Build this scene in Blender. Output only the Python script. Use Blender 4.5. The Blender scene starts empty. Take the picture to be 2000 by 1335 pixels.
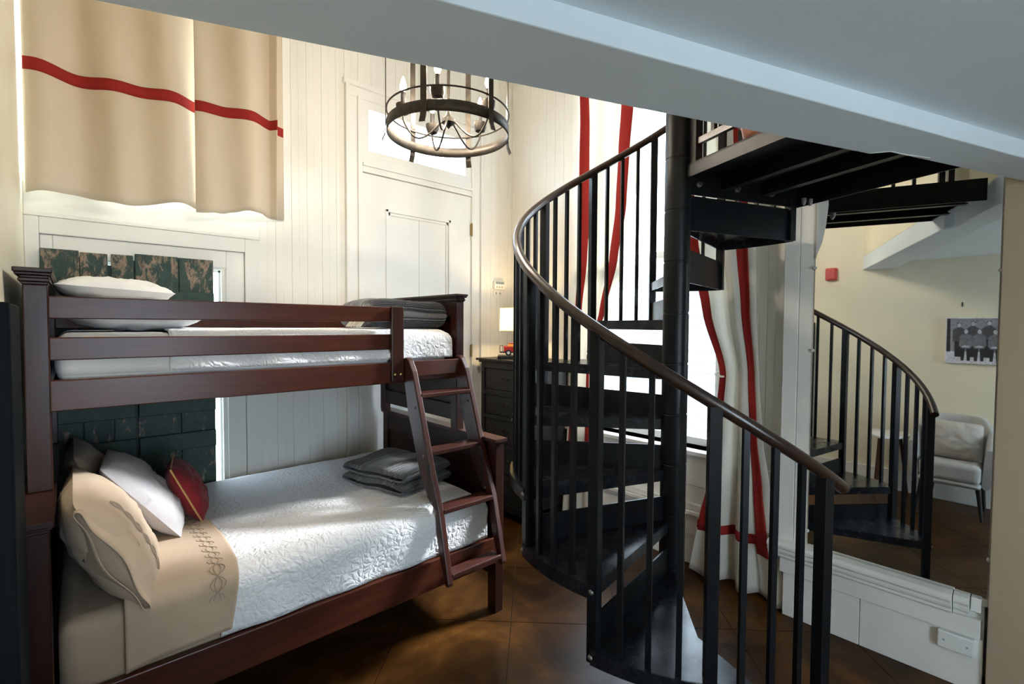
import bpy, bmesh, math, random
from mathutils import Vector, Matrix, noise
random.seed(7)
SC = bpy.context.scene
COL = SC.collection
PI = math.pi

# ------------------------------------------------------------------ camera
cam_data = bpy.data.cameras.new('camera'); cam = bpy.data.objects.new('camera', cam_data); COL.objects.link(cam)
cam_data.sensor_width = 36.0; cam_data.lens = 17.0; cam_data.clip_start = 0.02
def cam_axes(yaw, pitch, roll):
    f = Vector((math.sin(yaw)*math.cos(pitch), math.cos(yaw)*math.cos(pitch), math.sin(pitch)))
    r = Vector((math.cos(yaw), -math.sin(yaw), 0)); d = f.cross(r)
    return math.cos(roll)*r + math.sin(roll)*d, -math.sin(roll)*r + math.cos(roll)*d, f
_r, _d, _f = cam_axes(math.radians(42.3287), math.radians(-1.9845), math.radians(-0.3157))
cam.matrix_world = Matrix(((_r.x, -_d.x, -_f.x, 0), (_r.y, -_d.y, -_f.y, 0), (_r.z, -_d.z, -_f.z, 1.6495), (0, 0, 0, 1)))
SC.camera = cam

# ------------------------------------------------------------------ sky, exposure
W = bpy.data.worlds.new('sky'); SC.world = W; W.use_nodes = True
W.node_tree.nodes['Background'].inputs[0].default_value = (0.70, 0.85, 1.0, 1)
W.node_tree.nodes['Background'].inputs[1].default_value = 15.5
SC.view_settings.view_transform = 'Standard'; SC.view_settings.look = 'None'
SC.view_settings.exposure = 0.0; SC.view_settings.gamma = 1.0; SC.view_settings.use_curve_mapping = False
SC.cycles.use_denoising = True
SC.cycles.max_bounces = 10; SC.cycles.diffuse_bounces = 5; SC.cycles.transparent_max_bounces = 12
SC.cycles.caustics_reflective = False; SC.cycles.caustics_refractive = False
SC.cycles.sample_clamp_indirect = 6.0
def lamp(name, kind, loc, power, color, **kw):
    d = bpy.data.lights.new(name, kind); d.energy = power; d.color = color
    o = bpy.data.objects.new(name, d); COL.objects.link(o); o.location = loc
    for k, v in kw.items(): setattr(d, k, v)
    return o
def portal(name, loc, direction, sx, sy):          # helps sampling the sky through a window, gives no light of its own
    o = lamp(name, 'AREA', loc, 1.0, (1, 1, 1), shape='RECTANGLE', size=sx, size_y=sy)
    o.rotation_euler = Vector(direction).to_track_quat('-Z', 'Y').to_euler()
    o.data.cycles.is_portal = True
    return o
sun = lamp('sun', 'SUN', (6, 0, 6), 18.0, (0.92, 0.96, 1.0), angle=0.2)
sun.rotation_euler = Vector((-1.6, 0.32, -1.0)).to_track_quat('-Z', 'Y').to_euler()
portal('window_portal_right', (3.42, 2.03, 2.3), (-1, 0, 0), 1.2, 3.1)
portal('window_portal_front', (0.58, -2.75, 1.42), (0, 1, 0), 1.4, 1.9)
portal('window_portal_back', (0.45, 3.72, 3.3), (0, -1, 0), 1.3, 2.0)
portal('window_portal_transom', (2.14, 3.62, 3.12), (0, -1, 0), 1.0, 0.4)

# ------------------------------------------------------------------ materials
def node_mat(name):
    m = bpy.data.materials.new(name); m.use_nodes = True
    nt = m.node_tree
    return m, nt, nt.nodes['Principled BSDF']
def N(nt, t, **kw):
    n = nt.nodes.new(t)
    for k, v in kw.items(): setattr(n, k, v)
    return n
def coords(nt, scale=(1, 1, 1), rot=(0, 0, 0), uv=False):
    tc = N(nt, 'ShaderNodeTexCoord'); mp = N(nt, 'ShaderNodeMapping')
    mp.inputs['Scale'].default_value = scale; mp.inputs['Rotation'].default_value = rot
    nt.links.new(tc.outputs['UV' if uv else 'Object'], mp.inputs['Vector'])
    return mp.outputs['Vector']
def noise_tex(nt, vec, scale, detail=4, rough=0.55, dist=0.0):
    n = N(nt, 'ShaderNodeTexNoise'); n.inputs['Scale'].default_value = scale
    n.inputs['Detail'].default_value = detail; n.inputs['Roughness'].default_value = rough; n.inputs['Distortion'].default_value = dist
    nt.links.new(vec, n.inputs['Vector']); return n.outputs['Fac']
def ramp(nt, fac, stops):
    r = N(nt, 'ShaderNodeValToRGB'); cr = r.color_ramp
    while len(cr.elements) < len(stops): cr.elements.new(0.5)
    for e, (p, c) in zip(cr.elements, stops):
        e.position = p; e.color = (c[0], c[1], c[2], 1)
    nt.links.new(fac, r.inputs['Fac']); return r.outputs['Color']
def bump(nt, bs, height, strength, dist=0.01):
    b = N(nt, 'ShaderNodeBump'); b.inputs['Strength'].default_value = strength; b.inputs['Distance'].default_value = dist
    nt.links.new(height, b.inputs['Height']); nt.links.new(b.outputs['Normal'], bs.inputs['Normal'])
def plain(name, col, rough=0.5, metal=0.0, var=0.0, scale=8, bmp=0.0, bscale=120, coat=0.0, spec=0.5, stretch=(1, 1, 1)):
    m, nt, bs = node_mat(name)
    bs.inputs['Roughness'].default_value = rough; bs.inputs['Metallic'].default_value = metal
    bs.inputs['Coat Weight'].default_value = coat; bs.inputs['Coat Roughness'].default_value = 0.15
    bs.inputs['Specular IOR Level'].default_value = spec
    vec = coords(nt, stretch)
    f = noise_tex(nt, vec, scale)
    lo = [max(0, c*(1-var)) for c in col]; hi = [min(1, c*(1+var)) for c in col]
    nt.links.new(ramp(nt, f, [(0.3, lo), (0.7, hi)]), bs.inputs['Base Color'])
    if bmp: bump(nt, bs, noise_tex(nt, vec, bscale, 3), bmp, 0.004)
    return m
M = {}
M['cream'] = plain('cream_wall_paint', (0.80, 0.74, 0.57), 0.38, var=0.03, scale=3, bmp=0.08, bscale=40)
M['bead'] = plain('cream_beadboard_paint', (0.80, 0.785, 0.73), 0.34, var=0.03, scale=3, bmp=0.06, bscale=30)
M['white'] = plain('white_trim_paint', (0.79, 0.785, 0.745), 0.35, var=0.03, scale=4, bmp=0.08, bscale=30)
M['whitecool'] = plain('white_board_paint', (0.84, 0.83, 0.79), 0.35, var=0.05, scale=4, bmp=0.12, bscale=25)
M['pier'] = plain('shaded_wall_paint', (0.42, 0.33, 0.23), 0.45, var=0.04, scale=3)  # shade on the pier is put into its colour, darker than the wall
M['tan'] = plain('tan_wall_paint', (0.20, 0.16, 0.12), 0.6)
M['ceil'] = plain('ceiling_paint', (0.76, 0.84, 0.89), 0.6, var=0.02, scale=2, bmp=0.12, bscale=90)
M['crack'] = plain('plaster_crack', (0.80, 0.80, 0.78), 0.7)
def wood(name, dark, light, rough, axis=0, coat=0.0, wear=None):
    m, nt, bs = node_mat(name)
    s = [14, 14, 14]; s[axis] = 1.2
    vec = coords(nt, tuple(s))
    f = noise_tex(nt, vec, 3.0, 6, 0.6, 0.6)
    col = ramp(nt, f, [(0.25, dark), (0.75, light)])
    if wear:
        f2 = noise_tex(nt, coords(nt, (1, 1, 1)), 38, 5, 0.7)
        w = ramp(nt, f2, [(0.70, (0, 0, 0)), (0.76, (1, 1, 1))])
        mx = N(nt, 'ShaderNodeMix', data_type='RGBA')
        nt.links.new(w, mx.inputs[0]); nt.links.new(col, mx.inputs[6]); mx.inputs[7].default_value = (*wear, 1)
        col = mx.outputs[2]
    nt.links.new(col, bs.inputs['Base Color'])
    bs.inputs['Roughness'].default_value = rough; bs.inputs['Coat Weight'].default_value = coat; bs.inputs['Coat Roughness'].default_value = 0.2
    bump(nt, bs, f, 0.05, 0.002)
    bs.inputs['Specular IOR Level'].default_value = 0.32
    return m
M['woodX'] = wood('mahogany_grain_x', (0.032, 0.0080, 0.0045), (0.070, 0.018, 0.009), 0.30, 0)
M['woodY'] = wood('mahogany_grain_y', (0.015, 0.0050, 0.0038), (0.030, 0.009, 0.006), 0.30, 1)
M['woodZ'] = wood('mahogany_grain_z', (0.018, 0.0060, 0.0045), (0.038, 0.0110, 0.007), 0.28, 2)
M['worn'] = wood('worn_mahogany', (0.028, 0.009, 0.007), (0.060, 0.018, 0.012), 0.34, 2, coat=0.1, wear=(0.16, 0.07, 0.03))
M['slot'] = plain('dark_slot', (0.006, 0.004, 0.004), 0.6)
M['ebony'] = wood('black_painted_wood', (0.010, 0.0095, 0.008), (0.018, 0.017, 0.015), 0.42, 1, coat=0.1)
M['steel'] = plain('black_painted_steel', (0.006, 0.007, 0.0085), 0.36, 0.0, var=0.35, scale=25, bmp=0.05, bscale=90, spec=0.22)
def steel_tread():
    m, nt, bs = node_mat('scuffed_black_tread')
    vec = coords(nt)
    f = noise_tex(nt, vec, 9, 6, 0.65)
    dust = ramp(nt, noise_tex(nt, vec, 60, 6, 0.7), [(0.62, (0.012, 0.015, 0.02)), (0.72, (0.10, 0.10, 0.10))])
    base = ramp(nt, f, [(0.3, (0.006, 0.008, 0.011)), (0.7, (0.013, 0.016, 0.021))])
    mx = N(nt, 'ShaderNodeMix', data_type='RGBA'); mx.inputs[0].default_value = 0.14
    nt.links.new(base, mx.inputs[6]); nt.links.new(dust, mx.inputs[7]); nt.links.new(mx.outputs[2], bs.inputs['Base Color'])
    r = N(nt, 'ShaderNodeMapRange'); r.inputs[3].default_value = 0.16; r.inputs[4].default_value = 0.36
    nt.links.new(f, r.inputs[0]); nt.links.new(r.outputs[0], bs.inputs['Roughness'])
    bs.inputs['Specular IOR Level'].default_value = 0.4
    return m
M['tread'] = steel_tread()
M['rail'] = wood('bronze_brown_handrail', (0.012, 0.008, 0.007), (0.050, 0.024, 0.014), 0.28, 2, coat=0.4)
M['bolt'] = plain('dull_bolt', (0.20, 0.19, 0.18), 0.45, 0.8)
M['brass'] = plain('aged_brass', (0.42, 0.30, 0.12), 0.35, 1.0)
M['iron'] = plain('wrought_iron_brown', (0.045, 0.038, 0.030), 0.45, 0.6, var=0.4, scale=30)
M['chrome'] = plain('chrome', (0.8, 0.8, 0.8), 0.15, 1.0)
def floor_mat():
    m, nt, bs = node_mat('stained_concrete')
    vec = coords(nt)
    f = noise_tex(nt, vec, 2.2, 8, 0.62, 0.8)
    c = ramp(nt, f, [(0.30, (0.012, 0.0045, 0.0012)), (0.46, (0.032, 0.0120, 0.0026)), (0.58, (0.060, 0.023, 0.0045)), (0.72, (0.12, 0.047, 0.009))])
    nt.links.new(c, bs.inputs['Base Color'])
    f2 = noise_tex(nt, vec, 14, 6, 0.6)
    r = N(nt, 'ShaderNodeMapRange'); r.inputs[3].default_value = 0.26; r.inputs[4].default_value = 0.48
    nt.links.new(f2, r.inputs[0]); nt.links.new(r.outputs[0], bs.inputs['Roughness'])
    bump(nt, bs, f2, 0.06, 0.004); bs.inputs['Specular IOR Level'].default_value = 0.14
    return m
M['floor'] = floor_mat()
M['joint'] = plain('floor_joint', (0.10, 0.07, 0.05), 0.8)
def fabric(name, col, rough=0.85, scale=600, strength=0.25, var=0.05, sheen=0.1, wr=0.0):
    m, nt, bs = node_mat(name)
    vec = coords(nt)
    f = noise_tex(nt, vec, 5, 4)
    nt.links.new(ramp(nt, f, [(0.3, [c*(1-var) for c in col]), (0.7, [min(1, c*(1+var)) for c in col])]), bs.inputs['Base Color'])
    bs.inputs['Roughness'].default_value = rough; bs.inputs['Sheen Weight'].default_value = sheen
    bs.inputs['Specular IOR Level'].default_value = 0.2
    h = noise_tex(nt, vec, scale, 2)
    if wr:
        h2 = noise_tex(nt, vec, wr, 4, 0.5, 0.8)
        mth = N(nt, 'ShaderNodeMath', operation='MULTIPLY_ADD'); mth.inputs[1].default_value = 0.25
        nt.links.new(h, mth.inputs[0]); nt.links.new(h2, mth.inputs[2]); h = mth.outputs[0]
    bump(nt, bs, h, strength, 0.006)
    return m
M['beige'] = fabric('beige_cotton', (0.46, 0.345, 0.245), wr=14, strength=0.3)
M['greyp'] = fabric('pale_grey_linen', (0.46, 0.43, 0.43), scale=300, strength=0.5)
M['whitef'] = fabric('white_cotton', (0.78, 0.77, 0.76), wr=10, strength=0.25)
M['redp'] = fabric('crimson_brocade', (0.17, 0.012, 0.016), scale=80, strength=0.5, var=0.5)
M['gold'] = plain('gold_cord', (0.50, 0.30, 0.10), 0.5, 0.3)
M['goldpat'] = plain('gold_pattern', (0.30, 0.16, 0.06), 0.6, 0.2)
M['stitch'] = plain('stitched_thread', (0.33, 0.25, 0.18), 0.9)
M['hook'] = plain('dark_hook', (0.05, 0.05, 0.05), 0.5)
def quilt():
    m, nt, bs = node_mat('white_quilted_cotton')
    bs.inputs['Base Color'].default_value = (0.80, 0.80, 0.81, 1); bs.inputs['Roughness'].default_value = 0.85
    bs.inputs['Sheen Weight'].default_value = 0.2; bs.inputs['Specular IOR Level'].default_value = 0.2
    vec = coords(nt)
    v = N(nt, 'ShaderNodeTexVoronoi', feature='DISTANCE_TO_EDGE'); v.inputs['Scale'].default_value = 34
    n = N(nt, 'ShaderNodeTexNoise'); n.inputs['Scale'].default_value = 9; n.inputs['Detail'].default_value = 4
    nt.links.new(vec, n.inputs['Vector'])
    add = N(nt, 'ShaderNodeMix', data_type='RGBA'); add.inputs[0].default_value = 0.12
    nt.links.new(vec, add.inputs[6]); nt.links.new(n.outputs['Color'], add.inputs[7])
    nt.links.new(add.outputs[2], v.inputs['Vector'])
    bump(nt, bs, v.outputs['Distance'], 0.55, 0.02)
    return m
M['quilt'] = quilt()
def throw_mat():
    m, nt, bs = node_mat('grey_plush')
    vec = coords(nt)
    f = noise_tex(nt, vec, 90, 5, 0.7)
    nt.links.new(ramp(nt, f, [(0.3, (0.022, 0.021, 0.021)), (0.72, (0.085, 0.084, 0.084))]), bs.inputs['Base Color'])
    bs.inputs['Roughness'].default_value = 0.7; bs.inputs['Sheen Weight'].default_value = 0.5
    bump(nt, bs, f, 0.6, 0.006)
    return m
M['throw'] = throw_mat()
def curtain_mat(name, col, trans):
    m, nt, bs = node_mat(name)
    vec = coords(nt, (1, 1, 1))
    f = noise_tex(nt, vec, 300, 2)
    bs.inputs['Base Color'].default_value = (*col, 1); bs.inputs['Roughness'].default_value = 0.9
    bs.inputs['Specular IOR Level'].default_value = 0.1
    bump(nt, bs, f, 0.2, 0.003)
    tr = N(nt, 'ShaderNodeBsdfTranslucent'); tr.inputs[0].default_value = (*col, 1)
    mx = N(nt, 'ShaderNodeMixShader'); mx.inputs[0].default_value = trans
    out = nt.nodes['Material Output']
    nt.links.new(bs.outputs[0], mx.inputs[1]); nt.links.new(tr.outputs[0], mx.inputs[2]); nt.links.new(mx.outputs[0], out.inputs[0])
    return m
M['curtain'] = curtain_mat('natural_canvas', (0.80, 0.77, 0.70), 0.38)
M['curtainb'] = curtain_mat('natural_canvas_warm', (0.64, 0.545, 0.42), 0.05)
M['redband'] = curtain_mat('red_ribbon', (0.30, 0.026, 0.022), 0.02)
def glass_mat(name, tint=(0.97, 0.98, 0.98), gloss=0.06):
    m, nt, bs = node_mat(name)
    nt.nodes.remove(bs)
    t = N(nt, 'ShaderNodeBsdfTransparent'); t.inputs[0].default_value = (*tint, 1)
    g = N(nt, 'ShaderNodeBsdfGlossy'); g.inputs['Roughness'].default_value = 0.02
    mx = N(nt, 'ShaderNodeMixShader'); mx.inputs[0].default_value = gloss
    nt.links.new(t.outputs[0], mx.inputs[1]); nt.links.new(g.outputs[0], mx.inputs[2])
    nt.links.new(mx.outputs[0], nt.nodes['Material Output'].inputs[0])
    return m
M['glass'] = glass_mat('window_glass')
M['clip'] = plain('clear_plastic_clip', (0.6, 0.62, 0.62), 0.2)
M['mirror'] = plain('silvered_glass', (0.90, 0.92, 0.90), 0.015, 1.0)
def emit(name, col, s):
    m, nt, bs = node_mat(name)
    nt.nodes.remove(bs); e = N(nt, 'ShaderNodeEmission'); e.inputs[0].default_value = (*col, 1); e.inputs[1].default_value = s
    nt.links.new(e.outputs[0], nt.nodes['Material Output'].inputs[0]); return m
M['bulb'] = emit('lit_bulb', (1.0, 0.82, 0.55), 40)
def shade_mat():
    m, nt, bs = node_mat('linen_lamp_shade')
    bs.inputs['Base Color'].default_value = (0.85, 0.74, 0.52, 1); bs.inputs['Roughness'].default_value = 0.9
    tr = N(nt, 'ShaderNodeBsdfTranslucent'); tr.inputs[0].default_value = (0.95, 0.86, 0.62, 1)
    mx = N(nt, 'ShaderNodeMixShader'); mx.inputs[0].default_value = 0.65
    nt.links.new(bs.outputs[0], mx.inputs[1]); nt.links.new(tr.outputs[0], mx.inputs[2])
    nt.links.new(mx.outputs[0], nt.nodes['Material Output'].inputs[0]); return m
M['shade'] = shade_mat()
def shutter_mat(name, wear):
    m, nt, bs = node_mat(name)
    vec = coords(nt, (1, 1, 0.55))
    f0 = noise_tex(nt, coords(nt, (1, 1, 0.4)), 24, 10, 0.74, 0.4)
    sep = N(nt, 'ShaderNodeSeparateXYZ'); nt.links.new(coords(nt), sep.inputs[0])
    mr = N(nt, 'ShaderNodeMapRange'); mr.inputs[1].default_value = 1.75; mr.inputs[2].default_value = 2.02; mr.inputs[3].default_value = -0.05; mr.inputs[4].default_value = 0.03
    nt.links.new(sep.outputs['Z'], mr.inputs[0])
    ad = N(nt, 'ShaderNodeMath', operation='ADD'); nt.links.new(f0, ad.inputs[0]); nt.links.new(mr.outputs[0], ad.inputs[1]); f = ad.outputs[0]
    f2 = noise_tex(nt, coords(nt, (1, 1, 0.4)), 45, 6, 0.7)
    green = ramp(nt, f2, [(0.3, (0.004, 0.020, 0.015)), (0.7, (0.014, 0.052, 0.038))])
    bare = ramp(nt, f2, [(0.3, (0.13, 0.085, 0.055)), (0.7, (0.33, 0.24, 0.17))])
    k = ramp(nt, f, [(wear, (0, 0, 0)), (wear+0.06, (1, 1, 1))])
    mx = N(nt, 'ShaderNodeMix', data_type='RGBA')
    nt.links.new(k, mx.inputs[0]); nt.links.new(green, mx.inputs[6]); nt.links.new(bare, mx.inputs[7])
    nt.links.new(mx.outputs[2], bs.inputs['Base Color']); bs.inputs['Roughness'].default_value = 0.55
    bump(nt, bs, f, 0.3, 0.004)
    return m
M['shutA'] = shutter_mat('peeling_green_paint', 0.50)
M['shutB'] = shutter_mat('sound_green_paint', 0.62)
M['upholst'] = fabric('light_grey_upholstery', (0.46, 0.46, 0.45), scale=400, strength=0.4)
M['cushion'] = fabric('pale_taupe_cushion', (0.50, 0.47, 0.43), scale=400, strength=0.4)
M['walnut'] = wood('walnut_leg', (0.035, 0.015, 0.008), (0.08, 0.035, 0.018), 0.35, 2)
M['blackleg'] = plain('black_leg', (0.012, 0.012, 0.012), 0.4)
M['whitetop'] = plain('white_lacquer', (0.80, 0.81, 0.82), 0.25)
M['red'] = plain('red_enamel', (0.55, 0.03, 0.025), 0.25, coat=0.5)
M['alarm'] = plain('red_plastic', (0.45, 0.04, 0.035), 0.4)
M['yellow'] = plain('yellow_enamel', (0.75, 0.45, 0.06), 0.35)
M['rubber'] = plain('tyre_rubber', (0.02, 0.02, 0.02), 0.7)
M['terracotta'] = plain('terracotta', (0.50, 0.20, 0.14), 0.6, var=0.15, scale=12)
M['leaf'] = plain('dry_grass_leaf', (0.10, 0.22, 0.06), 0.5)
M['plastic'] = plain('white_plastic', (0.80, 0.80, 0.78), 0.4)
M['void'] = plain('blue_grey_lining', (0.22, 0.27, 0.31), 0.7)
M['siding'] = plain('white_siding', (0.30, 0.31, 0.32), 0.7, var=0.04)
M['fascia'] = plain('tan_fascia', (0.42, 0.36, 0.30), 0.7)
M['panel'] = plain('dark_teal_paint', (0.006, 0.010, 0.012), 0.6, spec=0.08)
M['ground'] = plain('pale_paving', (0.60, 0.60, 0.58), 0.9, var=0.2)
for k_, c_ in (('ph_bg', 0.27), ('ph_floor', 0.62), ('ph_mid', 0.08), ('ph_light', 0.17), ('ph_dark', 0.02), ('ph_face', 0.52), ('ph_border', 0.75)):
    M[k_] = plain('photo_print_'+k_[3:], (c_*0.98, c_*0.98, c_*1.08), 0.5, var=0.3, scale=60)

# ------------------------------------------------------------------ mesh helpers
class MB:
    def __init__(s): s.v = []; s.f = []
    def add(s, vs, fs):
        o = len(s.v); s.v += [tuple(p) for p in vs]; s.f += [tuple(i+o for i in f) for f in fs]; return s
    def box(s, x0, x1, y0, y1, z0, z1):
        v = [(x0,y0,z0),(x1,y0,z0),(x1,y1,z0),(x0,y1,z0),(x0,y0,z1),(x1,y0,z1),(x1,y1,z1),(x0,y1,z1)]
        return s.add(v, [(0,3,2,1),(4,5,6,7),(0,1,5,4),(1,2,6,5),(2,3,7,6),(3,0,4,7)])
    def prism(s, pts, z0, z1):
        n = len(pts); v = [(p[0],p[1],z0) for p in pts] + [(p[0],p[1],z1) for p in pts]
        return s.add(v, [tuple(range(n-1,-1,-1)), tuple(range(n,2*n))] + [(i,(i+1)%n,n+(i+1)%n,n+i) for i in range(n)])
    def slab(s, pts, axis, a0, a1):           # polygon in the plane across `axis`, extruded a0..a1
        n = len(pts)
        def mk(p, a):
            return {0:(a,p[0],p[1]), 1:(p[0],a,p[1]), 2:(p[0],p[1],a)}[axis]
        v = [mk(p,a0) for p in pts] + [mk(p,a1) for p in pts]
        return s.add(v, [tuple(range(n-1,-1,-1)), tuple(range(n,2*n))] + [(i,(i+1)%n,n+(i+1)%n,n+i) for i in range(n)])
    def bar(s, p0, p1, w, h, up=(0,0,1), w1=None, h1=None):
        p0 = Vector(p0); p1 = Vector(p1); d = (p1-p0).normalized(); up = Vector(up)
        side = d.cross(up)
        if side.length < 1e-4: side = d.cross(Vector((0,1,0)))
        side.normalize(); u = side.cross(d).normalized()
        w1 = w if w1 is None else w1; h1 = h if h1 is None else h1
        v = []
        for p, a, b in ((p0,w/2,h/2),(p1,w1/2,h1/2)):
            v += [p-side*a-u*b, p+side*a-u*b, p+side*a+u*b, p-side*a+u*b]
        return s.add(v, [(0,3,2,1),(4,5,6,7),(0,1,5,4),(1,2,6,5),(2,3,7,6),(3,0,4,7)])
    def obox(s, c, ax, ay, hx, hy, z0, z1):   # box with its own plan axes
        ax = Vector(ax); ay = Vector(ay); c = Vector((c[0],c[1],0))
        pts = [c-ax*hx-ay*hy, c+ax*hx-ay*hy, c+ax*hx+ay*hy, c-ax*hx+ay*hy]
        return s.prism(pts, z0, z1)
    def tube(s, pts, r, n=10, closed=False, caps=True):
        pts = [Vector(p) for p in pts]; m = len(pts)
        rs = r if isinstance(r, (list, tuple)) else [r]*m
        v = []; prev = None
        for i in range(m):
            if closed: t = pts[(i+1)%m]-pts[i-1]
            else: t = pts[min(i+1,m-1)]-pts[max(i-1,0)]
            t.normalize()
            if prev is None:
                a = t.cross(Vector((0,0,1)))
                if a.length < 1e-3: a = t.cross(Vector((1,0,0)))
            else: a = prev - t*prev.dot(t)
            a.normalize(); prev = a; b = t.cross(a)
            for k in range(n):
                th = 2*PI*k/n; v.append(pts[i] + (a*math.cos(th)+b*math.sin(th))*rs[i])
        f = []
        for i in range(m if closed else m-1):
            j = (i+1)%m
            for k in range(n):
                f.append((i*n+k, i*n+(k+1)%n, j*n+(k+1)%n, j*n+k))
        if caps and not closed:
            f.append(tuple(range(n-1,-1,-1))); f.append(tuple((m-1)*n+k for k in range(n)))
        return s.add(v, f)
    def lathe(s, prof, c, n=20, axis=None):
        c = Vector(c); A = Vector(axis).normalized() if axis else Vector((0,0,1))
        a = A.cross(Vector((1,0,0)))
        if a.length < 1e-3: a = A.cross(Vector((0,1,0)))
        a.normalize(); b = A.cross(a); v = []; f = []; m = len(prof)
        for r, z in prof:
            for k in range(n):
                th = 2*PI*k/n; v.append(c + A*z + (a*math.cos(th)+b*math.sin(th))*max(r,1e-5))
        for i in range(m-1):
            for k in range(n):
                f.append((i*n+k, i*n+(k+1)%n, (i+1)*n+(k+1)%n, (i+1)*n+k))
        f.append(tuple(range(n-1,-1,-1))); f.append(tuple((m-1)*n+k for k in range(n)))
        return s.add(v, f)
    def ball(s, c, r, n=10, m=6, sz=1.0):
        prof = [(r*math.sin(PI*i/m), -r*sz*math.cos(PI*i/m)) for i in range(m+1)]
        return s.lathe(prof, c, n)
    def grid(s, fn, nu, nv, closeu=False):
        v = []; f = []
        cu = nu if closeu else nu+1
        for j in range(nv+1):
            for i in range(cu): v.append(fn(i/nu, j/nv))
        for j in range(nv):
            for i in range(nu):
                i2 = (i+1)%cu
                f.append((j*cu+i, j*cu+i2, (j+1)*cu+i2, (j+1)*cu+i))
        return s.add(v, f)
    def build(s, name, m, parent=None, bevel=0.0, smooth=False, solid=0.0, seg=2, subsurf=0, keep=False, weld=True):
        me = bpy.data.meshes.new(name); me.from_pydata([tuple(p) for p in s.v], [], s.f)
        bm = bmesh.new(); bm.from_mesh(me)
        if weld: bmesh.ops.remove_doubles(bm, verts=bm.verts, dist=1e-5)
        if not keep: bmesh.ops.recalc_face_normals(bm, faces=bm.faces)
        if smooth:
            for fc in bm.faces: fc.smooth = True
            for e in bm.edges:
                if len(e.link_faces) == 2 and e.calc_face_angle(0) > 0.65: e.smooth = False
        bm.to_mesh(me); bm.free(); me.update()
        o = bpy.data.objects.new(name, me); COL.objects.link(o)
        me.materials.append(m)
        if parent is not None: attach(o, parent)
        if solid:
            md = o.modifiers.new('thickness', 'SOLIDIFY'); md.thickness = solid; md.offset = 0
        if bevel:
            md = o.modifiers.new('soft_edges', 'BEVEL'); md.width = bevel; md.segments = seg; md.limit_method = 'ANGLE'; md.angle_limit = 0.6
        if subsurf:
            md = o.modifiers.new('smooth', 'SUBSURF'); md.levels = subsurf; md.render_levels = subsurf
        return o
ROOTLOC = {}
def attach(o, parent):
    o.parent = parent
    if parent.name in ROOTLOC: o.matrix_parent_inverse = Matrix.Translation(-Vector(ROOTLOC[parent.name]))
def tag(o, label=None, cat=None, group=None, kind=None):
    for k, v in (('label', label), ('category', cat), ('group', group), ('kind', kind)):
        if v: o[k] = v
    return o
def thing(name, loc, label, cat, group=None, kind=None):
    o = bpy.data.objects.new(name, None); COL.objects.link(o); o.location = loc; o.empty_display_size = 0.05
    ROOTLOC[o.name] = tuple(loc)
    return tag(o, label, cat, group, kind)
def struct(o, label, cat): return tag(o, label, cat, kind='structure')
def B(*a): return MB().box(*a)
def clip_poly(pts, a, b, c):                  # keep a*x+b*y<=c
    out = []
    for i in range(len(pts)):
        p, q = pts[i], pts[(i+1)%len(pts)]
        dp = a*p[0]+b*p[1]-c; dq = a*q[0]+b*q[1]-c
        if dp <= 0: out.append(p)
        if dp*dq < 0:
            t = dp/(dp-dq); out.append((p[0]+(q[0]-p[0])*t, p[1]+(q[1]-p[1])*t))
    return out
def lerp(a, b, t): return a+(b-a)*t
def interp(tab, z):                            # tab: list of (z, v...) sorted descending in z
    if z >= tab[0][0]: return tab[0][1:]
    for p, q in zip(tab, tab[1:]):
        if z >= q[0]:
            t = (z-q[0])/(p[0]-q[0]); t = t*t*(3-2*t)*0.5+t*0.5
            return tuple(lerp(b, a, t) for a, b in zip(p[1:], q[1:]))
    return tab[-1][1:]
def nz(x, y=0, z=0): return noise.noise(Vector((x, y, z)))

# ------------------------------------------------------------------ room constants (metres; camera stands over the origin)
XL, XR, XM, D, YF, ZT = -0.17, 3.18, 3.006, 3.50, -2.60, 4.70

# ------------------------------------------------------------------ floor: stained concrete scored in a 45 degree grid
fl = struct(B(XL-0.1, XR+0.5, YF, D+0.2, -0.12, -0.006).build('floor', M['joint']), 'brown stained concrete floor scored into diagonal squares', 'floor')
s2 = math.sqrt(0.5); GS = 0.605
for i in range(-8, 9):
    for j in range(-10, 8):
        p0, q0 = 2.635+i*GS, 0.12+j*GS; g = 0.0022
        sq = [(p0+g, q0+g), (p0+GS-g, q0+g), (p0+GS-g, q0+GS-g), (p0+g, q0+GS-g)]
        pts = [((p-q)*s2, (p+q)*s2) for p, q in sq]
        for a, b, c in ((1,0,XR+0.1),(-1,0,-XL+0.02),(0,1,D+0.02),(0,-1,0.9)):
            if pts: pts = clip_poly(pts, a, b, c)
        if len(pts) >= 3:
            ar = abs(sum(pts[k][0]*pts[(k+1)%len(pts)][1]-pts[(k+1)%len(pts)][0]*pts[k][1] for k in range(len(pts))))/2
            if ar > 0.004: MB().prism(pts, -0.006, 0.0).build('floor_slab', M['floor'], fl)
B(XL, XR+0.1, YF, -0.9, -0.006, 0.0).build('floor_slab', M['floor'], fl)

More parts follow.
